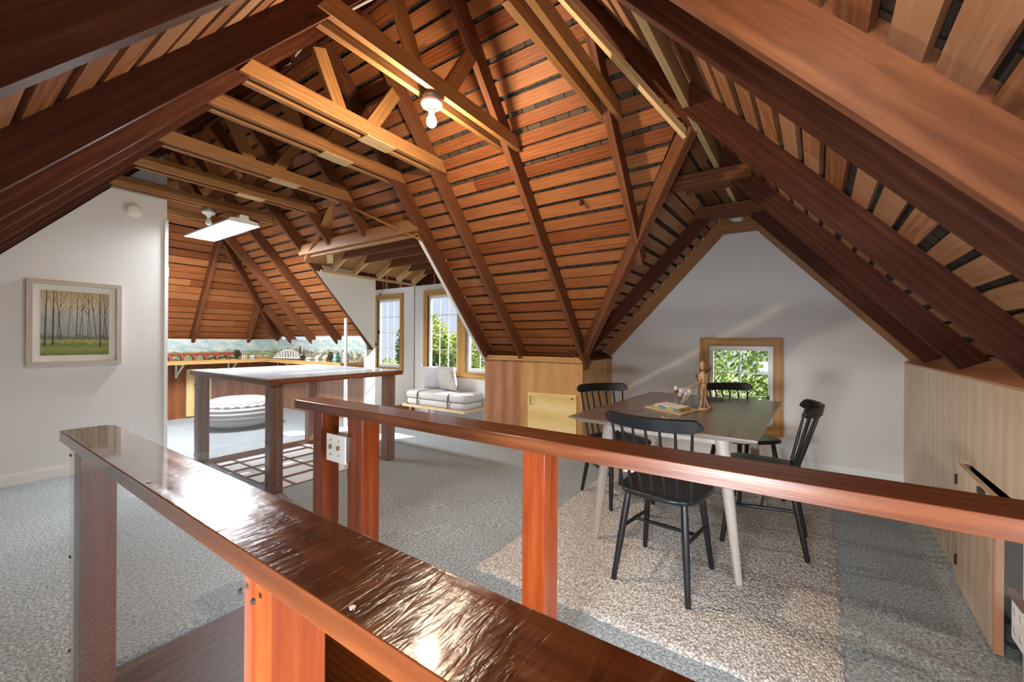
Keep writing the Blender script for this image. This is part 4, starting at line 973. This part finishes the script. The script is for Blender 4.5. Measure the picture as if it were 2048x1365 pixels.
b.build('painting', [m_paint(), plain('painted_bark', (.07, .065, .07), .6)], pf)
b = MB(); b.box(-ox + .03, -.020, -oz + .03, ox - .03, -.018, oz - .03); b.build('picture_glass', M['pane'], pf)

# ------------------------------------------------------------------ rug
b = MB(); X0, X1, Y0_, Y1_ = 1.655, 4.05, -.23, 1.355; nx, ny = 96, 64
rg = random.Random(2)
ex0 = [rg.uniform(-.006, .006) for _ in range(ny + 1)]; ex1 = [rg.uniform(-.012, .012) for _ in range(nx + 1)]
vs = []; uvs = []
for i in range(nx + 1):
    for j in range(ny + 1):
        u_, v_ = i / nx, j / ny
        ylo = Y0_ + .07 * (1 - u_) * .9 - .10 * u_ * .6 + ex1[i]; yhi = Y1_ - .01 * u_ + ex1[-i - 1] * .6
        x = X0 + (X1 - X0) * u_ + (ex0[j] if i in (0, nx) else 0); y = ylo + (yhi - ylo) * v_
        e = min(i, nx - i, j, ny - j); z = .012 if e > 0 else .004
        z += .0022 * math.sin(y * 2 * PI / .035) * (1 if e > 1 else 0)
        vs.append((x, y, z)); uvs.append((x, y))
fs = [(i * (ny + 1) + j, (i + 1) * (ny + 1) + j, (i + 1) * (ny + 1) + j + 1, i * (ny + 1) + j + 1) for i in range(nx) for j in range(ny)]
b.shared(vs, fs, uvs)
rim = [(0, j) for j in range(ny + 1)] + [(i, ny) for i in range(1, nx + 1)] + [(nx, j) for j in range(ny - 1, -1, -1)] + [(i, 0) for i in range(nx - 1, 0, -1)]
rv = [vs[i * (ny + 1) + j] for i, j in rim]
for p, q in zip(rv, rv[1:] + rv[:1]): b.poly([p, q, (q[0], q[1], .001), (p[0], p[1], .001)])
tag(b.build('area_rug', M['rug']), 'cream and brown chunky woven rug under the dining table', 'rug')

# ------------------------------------------------------------------ spindle chairs
def make_chair():
    c = empty('spindle_chair', (0, 0, 0))
    # seat: rounded plan, wider towards the front
    b = MB(); N = 40
    def ring(s_, z):
        out = []
        for k in range(N):
            a = 2 * PI * k / N; ca, sa = math.cos(a), math.sin(a); e = .55
            x = math.copysign(abs(ca) ** e, ca); y = math.copysign(abs(sa) ** e, sa)
            w_ = .205 + .015 * y; out.append((x * w_ * s_, y * .205 * s_ + .01, z))
        return out
    rings = [ring(.0, .427), ring(.90, .424), ring(.985, .430), ring(1.0, .442), ring(.985, .452), ring(.93, .455), ring(.6, .447), ring(.0, .444)]
    vs = [p for r_ in rings for p in r_]; fs = [(k * N + i, k * N + (i + 1) % N, (k + 1) * N + (i + 1) % N, (k + 1) * N + i) for k in range(len(rings) - 1) for i in range(N)]
    b.shared(vs, fs); b.build('seat', M['black'], c)
    feet = {}
    for sx_ in (-1, 1):
        for sy_, fy, ty_ in ((-1, -.215, -.135), (1, .20, .14)):
            top = Vector((sx_ * .135, ty_, .435)); foot = Vector((sx_ * .178, fy, .0))
            b = MB(); b.path([foot, foot.lerp(top, .45), foot.lerp(top, .75), top], [.0125, .0165, .0175, .0155], 14); b.build('leg', M['black'], c)
            feet[(sx_, sy_)] = (foot, top)
    mids = []
    for sx_ in (-1, 1):
        a = feet[(sx_, -1)][0].lerp(feet[(sx_, -1)][1], .58); d_ = feet[(sx_, 1)][0].lerp(feet[(sx_, 1)][1], .52)
        b = MB(); b.path([a, a.lerp(d_, .5), d_], [.008, .011, .008], 10); b.build('stretcher', M['black'], c); mids.append(a.lerp(d_, .5))
    b = MB(); b.path([mids[0], mids[0].lerp(mids[1], .5), mids[1]], [.008, .0105, .008], 10); b.build('stretcher', M['black'], c)
    # crest rail: curved band
    def cr_(t_): # t -1..1
        return Vector((.228 * t_, -.275 + .085 * t_ * t_, 0))
    b = MB(); n = 20; sec = []
    for k in range(n + 1):
        t_ = -1 + 2 * k / n; p = cr_(t_); e = max(0, abs(t_) - .86) / .14
        lo = .782 + .012 * e; hi = .842 - .022 * e * e - .0; d_ = Vector((-.17 * t_, .228, 0)).normalized(); th = .011
        sec.append([p + d_ * th + Vector((0, 0, lo)), p + d_ * th * 1.0 + Vector((0, -.008, hi - .006)), p + Vector((0, -.010, hi)), p - d_ * th + Vector((0, -.010, hi - .006)), p - d_ * th + Vector((0, 0, lo)), p + Vector((0, 0, lo - .005))])
    vs = [q for s_ in sec for q in s_]; m6 = 6
    fs = [(k * m6 + i, (k + 1) * m6 + i, (k + 1) * m6 + (i + 1) % m6, k * m6 + (i + 1) % m6) for k in range(n) for i in range(m6)]
    b.shared(vs, fs, smooth=False); b.poly(sec[0]); b.poly(list(reversed(sec[-1]))); b.build('crest_rail', M['black'], c)
    for k in range(7):
        t_ = -.84 + 1.68 * k / 6; top = cr_(t_) + Vector((0, 0, .79)); bot = Vector((.165 * t_ / .84, -.165 + .035 * t_ * t_, .445))
        b = MB(); b.path([bot, bot.lerp(top, .4), top], [.0085, .0085, .006], 10); b.build('spindle', M['black'], c)
    return c
proto = make_chair()
spots = [((2.165, .515, .014), -PI / 2 - .09, 'black spindle back chair nearest the far railing, its back to the camera'),
         ((2.885, .115, .014), 0.0, 'black spindle back chair on the right side of the table seen from its side'),
         ((3.01, 1.07, .014), 2.498, 'black spindle back chair at the left of the table beside the plywood wall'),
         ((3.68, .28, .014), PI / 2 + .72, 'black spindle back chair at the far end of the table under the small window')]
for k, (p, a, lb) in enumerate(spots):
    o = proto if k == 0 else copy_tree(proto)
    o.location = p; o.rotation_euler = (0, 0, a); tag(o, lb, 'chair', 'spindle chairs around the table')

# ------------------------------------------------------------------ dining table
tb = empty('dining_table', (2.957, .557, .012), math.radians(-3), 'grey brown wooden dining table with splayed tapered legs on the rug', 'table')
b = MB(); hx, hy = .775, .49; ch = .06
top = [(-hx, -hy), (hx, -hy), (hx, hy), (-hx, hy)]; bt = [(-hx + ch, -hy + ch), (hx - ch, -hy + ch), (hx - ch, hy - ch), (-hx + ch, hy - ch)]
zt, zm, zb = .738, .730, .703
b.poly([(*p, zt) for p in top], [(p[1], p[0]) for p in top] if False else [(p[0], p[1]) for p in top])
b.poly([(*p, zb) for p in reversed(bt)], [(p[0], p[1]) for p in reversed(bt)])
for k in range(4):
    j = (k + 1) % 4
    b.poly([(*top[k], zm), (*top[j], zm), (*top[j], zt), (*top[k], zt)], [(0, 0), (1, 0), (1, .01), (0, .01)])
    b.poly([(*bt[k], zb), (*bt[j], zb), (*top[j], zm), (*top[k], zm)], [(0, 0), (1, 0), (1, .06), (0, .06)], m=1)
b.build('tabletop', [M['tabletop'], M['tableleg']], tb)
for fx_, fy_, tx, ty2 in ((-.665, -.405, -.60, -.31), (-.665, .36, -.60, .30), (.46, -.405, .40, -.31), (.46, .36, .40, .30)):
    b = MB(); b.path([(fx_, fy_, 0), (fx_ * .5 + tx * .5, fy_ * .5 + ty2 * .5, .36), (tx, ty2, .71)], [.017, .026, .036], 16, sx=1, sy=1); b.build('leg', M['tableleg'], tb)
for tx in (-.60, .40):
    b = MB(); b.box(tx - .02, -.30, .66, tx + .02, .30, .704, 'y'); b.build('apron', M['tableleg'], tb)

# ------------------------------------------------------------------ things on the table
TZ = .7505
def quad_slab(name, P, z, h, mats, label, cat, mi=None):
    cx_ = sum(p[0] for p in P) / 4; cy_ = sum(p[1] for p in P) / 4
    b = MB(); b.prism([(p[0], p[1], z) for p in P], (0, 0, h), .3, 0, (P[1][0] - P[0][0], P[1][1] - P[0][1], 0))
    if mi: b.m = mi
    o = b.build(name, mats); return tag(o, label, cat)
A = Vector((2.635, .535)); U = Vector((.185, .27)).normalized(); Wv = Vector((.27, -.075)).normalized()
def Q(a, c_): p = A + U * a + Wv * c_; return (p.x, p.y)
quad_slab('drawing_board', [Q(0, 0), Q(.33, 0), Q(.33, .27), Q(0, .27)], TZ, .006, [M['palebeech']], 'thin pale drawing board under the paint box on the table', 'board')
tin = empty('paint_box', (A.x, A.y, TZ + .006), 0, 'flat book-shaped box with multicoloured sides lying on the drawing board', 'box')
def Q0(a, c_): p = U * a + Wv * c_; return (p.x, p.y)
P4 = [Q0(.05, .05), Q0(.27, .05), Q0(.27, .20), Q0(.05, .20)]
b = MB(); b.prism([(*p, 0) for p in P4], (0, 0, .020), .3, 0, (U.x, U.y, 0))
def m_tin():
    t = NT('painted_box_side'); c = t.ramp(t.noise(t.mapping(t.obj(), (14, 14, 40)), 1.2, 2), [(.3, (.05, .12, .22)), (.45, (.10, .22, .30)), (.55, (.55, .50, .08)), (.7, (.50, .16, .03))]); t.bsdf(c, .4); return t.m
b.build('box_body', m_tin(), tin)
b = MB(); P5 = [Q0(.052, .052), Q0(.268, .052), Q0(.268, .198), Q0(.052, .198)]; b.prism([(*p, .0202) for p in P5], (0, 0, .002), .3); b.build('lid', M['paper'], tin)
quad_slab('notebook', [(3.40, .50), (3.43, .38), (3.62, .42), (3.59, .54)], TZ, .006, [plain('grey_notebook_cover', (.10, .09, .10), .5)], 'thin dark notebook near the far end of the table', 'notebook')
# glass cup with paint tubes
cup = empty('glass_cup', (2.925, .600, TZ), 0, 'clear glass tumbler holding paint tubes on the table', 'cup')
b = MB(); b.lathe([(.0, .0), (.036, .0), (.044, .10), (.0415, .10), (.034, .006), (0, .006)], (0, 0, 0), 24); b.build('glass_body', M['glass'], cup)
def tube_(p0, p1, r_, c1, c2, label):
    p0, p1 = Vector(p0), Vector(p1); o = empty('paint_tube', p0, 0, label, 'paint tube', 'paint tubes in the glass tumbler'); d_ = p1 - p0
    b = MB(); b.path([Vector((0, 0, 0)), d_ * .15, d_ * .80], [r_ * .8, r_, r_], 14, sx=1, sy=.8); b.build('tube_body', plain('tube_print', c1, .45), o)
    b = MB(); b.path([d_ * .22, d_ * .62], [r_ * 1.02, r_ * 1.02], 14, sx=1, sy=.82); b.build('tube_label', plain('tube_band', c2, .45), o)
    b = MB(); b.path([d_ * .80, d_ * .84, d_], [r_ * .6, r_ * .85, r_ * .8], 12); b.build('cap', M['paper'], o)
cx_, cy_ = 2.925, .600
tube_((cx_ - .012, cy_ + .018, TZ + .008), (cx_ - .035, cy_ - .020, TZ + .135), .019, (.55, .50, .45), (.14, .055, .04), 'pale paint tube with dark printed band leaning in front of the tumbler')
tube_((cx_ + .010, cy_ + .012, TZ + .008), (cx_ + .020, cy_ + .030, TZ + .145), .018, (.20, .06, .045), (.13, .045, .035), 'dark red paint tube standing at the back of the tumbler')
tube_((cx_ + .006, cy_ - .010, TZ + .008), (cx_ + .018, cy_ - .062, TZ + .125), .017, (.58, .55, .52), (.50, .38, .07), 'paint tube with yellow band leaning right in the tumbler')
tube_((cx_ - .010, cy_ - .008, TZ + .008), (cx_ - .022, cy_ - .045, TZ + .115), .015, (.46, .42, .38), (.38, .33, .29), 'small grey paint tube lowest in the tumbler')
# tall glass with brushes
va = empty('glass_vase', (2.985, .495, TZ), 0, 'tall clear glass cylinder holding brushes behind the wooden manikin', 'vase')
b = MB(); b.lathe([(.0, .0), (.040, .0), (.040, .165), (.0375, .165), (.0375, .008), (0, .008)], (0, 0, 0), 24); b.build('glass_body', M['glass'], va)
for k, (dx, dy, tx, ty3, L_) in enumerate(((.015, .02, .01, -.045, .25), (.0, .01, .02, -.075, .29), (-.01, .01, .0, -.055, .27), (.01, -.01, .0, .015, .24), (.0, .0, -.015, .0, .20))):
    p0 = Vector((2.985 + dx, .495 + dy, TZ + .01)); p1 = Vector((2.985 + tx, .495 + ty3, TZ + L_))
    o = empty('paint_brush', p0, 0, 'wooden paint brush in the tall glass, %s from the right' % names[k], 'brush', 'brushes in the tall glass'); d_ = p1 - p0
    b = MB(); b.path([Vector((0, 0, 0)), d_ * .4, d_ * .85], [.002, .0045, .003], 8); b.build('handle', M['manikin'], o)
    b = MB(); b.path([d_ * .85, d_ * .93, d_], [.0035, .0045, .001], 8); b.build('bristles', M['rafter'], o)
# wooden manikin
mk = empty('artist_manikin', (2.91, .447, TZ), 0, 'jointed wooden artist manikin on a round base reaching over the paint tubes', 'manikin')
b = MB(); b.lathe([(0, 0), (.036, 0), (.037, .016), (.033, .020), (0, .020)], (0, 0, 0), 24); b.build('base', M['manikin'], mk)
b = MB(); b.tube((0, 0, .02), (0, .0, .14), .002, n=8); b.build('rod', M['metal'], mk)
rt = Vector((math.sin(AZ), -math.cos(AZ), 0))   # to the right seen from the far railing
def mp(r_, z, f=0): return rt * r_ + Vector((math.cos(AZ), math.sin(AZ), 0)) * f + Vector((0, 0, z))
def limb(name, pts, rads): b = MB(); b.path(pts, rads, 12); return b.build(name, M['manikin'], mk)
limb('pelvis', [mp(-.002, .145), mp(-.002, .16), mp(-.003, .178)], [.012, .019, .014])
limb('torso', [mp(-.003, .18), mp(-.005, .20), mp(-.008, .235), mp(-.010, .258)], [.011, .014, .021, .010])
limb('head', [mp(-.012, .268), mp(-.013, .280), mp(-.013, .300), mp(-.011, .318), mp(-.009, .325)], [.006, .012, .016, .012, .003])
limb('leg', [mp(-.010, .148), mp(-.012, .10), mp(-.012, .088), mp(-.020, .045), mp(-.022, .022)], [.010, .009, .006, .008, .004])
limb('leg', [mp(.008, .148), mp(.006, .10), mp(.006, .088), mp(.020, .045), mp(.030, .022)], [.010, .009, .006, .008, .004])
limb('foot', [mp(-.020, .026), mp(-.034, .024, -.012)], [.006, .004]); limb('foot', [mp(.030, .026), mp(.038, .024, -.014)], [.006, .004])
limb('arm', [mp(-.024, .245), mp(-.028, .215), mp(-.030, .190), mp(-.058, .176), mp(-.080, .160)], [.008, .007, .005, .0055, .004])
limb('arm', [mp(.014, .245), mp(.016, .21), mp(.014, .180), mp(.004, .150), mp(-.008, .130)], [.008, .007, .005, .006, .004])
limb('hand', [mp(-.080, .160), mp(-.095, .150), mp(-.100, .138)], [.005, .009, .004]); limb('hand', [mp(-.008, .130), mp(-.016, .116), mp(-.018, .104)], [.005, .008, .004])
for k, (P0, P1, w_) in enumerate((((1328, 830), (1348, 850), 'left'), ((1342, 832), (1356, 850), 'right'))):
    # positions measured on the table plane
    pos = {0: ((2.50, .610), (2.37, .545)), 1: ((2.49, .582), (2.37, .527))}[k]
    b = MB(); b.tube((pos[0][0], pos[0][1], TZ + .004), (pos[1][0], pos[1][1], TZ + .004), .0035, n=8); tag(b.build('pencil', M['palebeech']), 'thin pale pencil lying on the near part of the table, %s one' % w_, 'pencil', 'pencils on the table')

# ------------------------------------------------------------------ bench with cushions
M['linen'] = None
def m_fabric(name, a, c_, sc_=220, bump=.4):
    t = NT(name); f = t.noise(t.obj(), sc_, 3, .7); g_ = t.noise(t.obj(), 6, 3); c = t.mix(f, a, c_)
    t.bsdf(c, .9, t.bump(t.math('ADD', f, t.math('MULTIPLY', g_, .6)), bump, .004), spec=.15, sheen=.3); return t.m
M['linen'] = m_fabric('oatmeal_linen', (.50, .485, .47), (.66, .645, .63))
M['greyfab'] = m_fabric('grey_cotton', (.36, .37, .40), (.50, .51, .54))
M['knit'] = m_fabric('cream_knit', (.38, .368, .345), (.57, .555, .525), 120, .8)
def m_zig():
    t = NT('tufted_zigzag_fabric'); uv = t.uv(); s = t.n('ShaderNodeSeparateXYZ'); t.l(uv, s.inputs[0])
    tri = t.math('PINGPONG', t.math('MULTIPLY', s.outputs[0], 2.2), .5)
    st = t.math('FRACT', t.math('MULTIPLY', t.math('ADD', s.outputs[1], t.math('MULTIPLY', tri, .75)), 6.0))
    dots = t.n('ShaderNodeTexVoronoi'); dots.inputs['Scale'].default_value = 34; t.l(uv, dots.inputs['Vector'])
    k_ = t.ramp(st, [(.45, (0, 0, 0)), (.55, (1, 1, 1))]); d_ = t.ramp(dots.outputs['Distance'], [(.25, (1, 1, 1)), (.5, (0, 0, 0))])
    c = t.mix(t.math('MULTIPLY', k_, d_), (.52, .495, .47), (.12, .11, .11))
    t.bsdf(c, .9, t.bump(t.math('MULTIPLY', k_, dots.outputs['Distance']), .7, .01), spec=.15); return t.m
M['zig'] = m_zig()
bn = empty('bench', (4.20, 4.02, 0), 0, 'low daybed bench with beech frame and folded pale cushions by the dormer windows', 'bench')
def pad(x0, y0, z0_, x1, y1, z1_, r_, mat, name, parent, base, rnd_=.02):
    b = MB(); nx_, ny_ = 10, 20; hz = (z1_ - z0_) / 2; cz = (z0_ + z1_) / 2
    B0 = Vector(base); N = 44; prof = []
    hx_, hy_ = (x1 - x0) / 2, (y1 - y0) / 2; cx2, cy2 = (x0 + x1) / 2, (y0 + y1) / 2
    rings = []
    for k in range(9):
        a = -PI / 2 + PI * k / 8; inset = r_ * (1 - math.cos(a)); z = cz + (hz - r_) * (1 if a > 0 else -1 if a < 0 else 0) + r_ * math.sin(a)
        ring_ = []
        for i in range(N):
            t_ = 2 * PI * i / N; ca, sa = math.cos(t_), math.sin(t_); e = .22
            px_ = math.copysign(abs(ca) ** e, ca) * (hx_ - inset); py_ = math.copysign(abs(sa) ** e, sa) * (hy_ - inset)
            ring_.append(Vector((cx2 + px_, cy2 + py_, z)) - B0)
        rings.append(ring_)
    vs = [p for q in rings for p in q]; fs = [(k * N + i, k * N + (i + 1) % N, (k + 1) * N + (i + 1) % N, (k + 1) * N + i) for k in range(8) for i in range(N)]
    b.shared(vs, fs); c0 = Vector((cx2, cy2, z0_ )) - B0; c1 = Vector((cx2, cy2, z1_ + .004)) - B0
    for i in range(N):
        j = (i + 1) % N; b.shared([rings[-1][i], rings[-1][j], c1], [(0, 1, 2)]); b.shared([rings[0][j], rings[0][i], c0], [(0, 1, 2)])
    return b.build(name, M[mat], parent)
BB = (4.20, 4.02, 0)
pad(3.985, 3.46, .285, 4.43, 4.57, .375, .03, 'linen', 'lower_cushion', bn, BB)
pad(3.975, 3.44, .378, 4.43, 4.58, .480, .035, 'linen', 'upper_cushion', bn, BB)
b = MB()
for a in ((3.955, 3.42, 3.98, 4.60), (4.42, 3.42, 4.445, 4.60)): b.box(a[0] - 4.2, a[1] - 4.02, .255, a[2] - 4.2, a[3] - 4.02, .290, 'y')
for a in ((3.98, 3.42, 4.42, 3.445), (3.98, 4.575, 4.42, 4.60)): b.box(a[0] - 4.2, a[1] - 4.02, .255, a[2] - 4.2, a[3] - 4.02, .290, 'x')
b.build('frame', M['palebeech'], bn)
for X, Y in ((4.02, 3.52), (4.39, 3.52), (4.02, 4.50), (4.39, 4.50)):
    b = MB(); b.tube((X - 4.2, Y - 4.02, 0), (X - 4.2, Y - 4.02, .256), .012, .018, 12); b.build('leg', M['palebeech'], bn)
for Y in (3.72, 4.30):
    b = MB(); w_ = .012; y = Y - 4.02; X0_, X1_ = 3.97 - 4.2, 4.435 - 4.2; pr = [(X0_, .27), (X0_ - .004, .36), (X0_ - .001, .45), (X0_ + .03, .487), (X1_ - .03, .487)]
    for (xa, za), (xb, zb2) in zip(pr, pr[1:]): b.prism([(xa, y - w_, za), (xb, y - w_, zb2), (xb + .0, y + w_, zb2), (xa + .0, y + w_, za)], (-.003, 0, .002), .3)
    b.build('strap', M['leather'], bn)
def pillow(name, c, w_, h_, t_, rz, tilt, mat, label, fr=0):
    o = empty(name, c, rz, label, 'cushion'); b = MB(); n = 18; vs = []; uvs = []
    for side in (1, -1):
        for i in range(n + 1):
            for j in range(n + 1):
                u_, v_ = i / n * 2 - 1, j / n * 2 - 1
                th = t_ * .5 * ((1 - u_ ** 4) * (1 - v_ ** 4)) ** .5 * (1 - .15 * (abs(u_ * v_)))
                pin = 1 - .06 * (1 - v_ * v_) * abs(u_) ; pin2 = 1 - .05 * (1 - u_ * u_) * abs(v_)
                x = u_ * w_ / 2 * pin; z = v_ * h_ / 2 * pin2
                p = Vector((x, side * th, z)); p = Matrix.Rotation(tilt, 3, 'X') @ p; vs.append(p + Vector((0, 0, h_ / 2))); uvs.append(((u_ + 1) / 2, (v_ + 1) / 2))
    m2 = (n + 1) ** 2; fs = []
    for i in range(n):
        for j in range(n):
            a = i * (n + 1) + j; q = (a, a + 1, a + n + 2, a + n + 1); fs.append(q); fs.append(tuple(m2 + k for k in reversed(q)))
    b.shared(vs, fs, uvs); cc_ = b.build('cushion_cover', M[mat], o)
    if fr:
        for sx_ in (-1, 1):
            for sz in (-1, 1):
                b = MB(); rg = random.Random(4)
                for k in range(14):
                    p = Matrix.Rotation(tilt, 3, 'X') @ Vector((sx_ * w_ / 2, 0, sz * h_ / 2)); d_ = Vector((sx_ * rg.uniform(.2, 1), rg.uniform(-.6, .6), sz * rg.uniform(.0, 1))) * .035
                    b.tube(p + Vector((0, 0, h_ / 2)), p + Vector((0, 0, h_ / 2)) + d_, .002, .001, 4)
                b.build('tassel', M[mat], cc_)
    return o
pillow('throw_cushion', (4.33, 4.36, .478), .34, .34, .12, PI / 2 + .25, -.18, 'greyfab', 'plain grey cushion leaning on the bench, left of the zigzag one', 1)
pillow('throw_cushion', (4.27, 4.02, .478), .40, .36, .14, PI / 2 - .20, -.20, 'zig', 'cream cushion with grey zigzag pattern on the bench', 1)

# ------------------------------------------------------------------ pouf
b = MB(); N = 144; K2 = 60; vs = []; C0 = (2.52, 6.25, 0)
for k in range(K2 + 1):
    a = -PI / 2 + PI * k / K2; r_ = .47 * (max(0, math.cos(a)) ** .62); z = .20 + .20 * math.sin(a) + .012
    for i in range(N):
        t_ = 2 * PI * i / N
        w_ = .014 * math.sin(a * 24) * (1 if a < .75 else .2) + (.006 * math.sin(t_ * 24) if a > .5 else .004 * math.sin(t_ * 36))
        rr = max(0, r_ + w_ * min(1, r_ * 6)); vs.append((rr * math.cos(t_), rr * math.sin(t_), z + (.012 * math.sin(t_ * 24) * math.cos(a) if a > .5 else 0)))
fs = [(k * N + i, k * N + (i + 1) % N, (k + 1) * N + (i + 1) % N, (k + 1) * N + i) for k in range(K2) for i in range(N)]
b.shared([(p[0] + C0[0], p[1] + C0[1], p[2]) for p in vs], fs); tag(b.build('knitted_pouf', M['knit']), 'large cream knitted floor pouf behind the clear enclosure', 'pouf')

# ------------------------------------------------------------------ outdoors
M['leafg'] = m_leaf('garden_leaves', (.05, .10, .02), (.16, .26, .05), (.42, .50, .16))
M['leafy'] = m_leaf('yellow_green_leaves', (.10, .16, .03), (.26, .34, .07), (.55, .56, .18))  # paler, yellower green leaf colour
leafy('garden_shrub', [((6.9, .5, .6), (.7, 1.3, 1.5)), ((7.1, 1.6, .4), (.7, .9, 1.5)), ((7.0, -.3, .4), (.7, .9, 1.5))], 16000, .045, M['leafg'], 'dense green bush filling the small gable window', 'bush', trunk=((6.7, .5, -2.9), (6.7, .5, 0), .08), seed=11)
leafy('garden_tree', [((9.4, 9.9, .9), (1.0, .7, 1.35)), ((9.5, 8.9, .2), (1.1, .9, 1.3))], 11000, .075, M['leafy'], 'tall green tree seen through the middle dormer window', 'tree', trunk=((9.4, 9.5, -2.9), (9.4, 9.5, .5), .12), seed=12)
leafy('garden_tree', [((9.3, 7.4, .3), (1.2, 1.3, 1.3))], 5000, .07, M['leafy'], 'green tree seen through the right dormer window', 'tree', trunk=((9.3, 7.4, -2.9), (9.3, 7.4, .3), .12), seed=13)
leafy('garden_tree', [((10.5, 13.0, -.45), (1.2, 1.8, 1.0))], 4500, .07, M['leafg'], 'low tree top seen at the bottom of the left dormer window', 'tree', trunk=((10.5, 13, -2.9), (10.5, 13, -.5), .12), seed=14)
b = MB(); b.box(4.9, -25, -3.0, 60, 45, -2.9); tag(b.build('lawn', plain('grass_ground', (.10, .16, .05), .9, var=.4)), 'grass ground outside the house below the windows', 'lawn', kind='stuff')
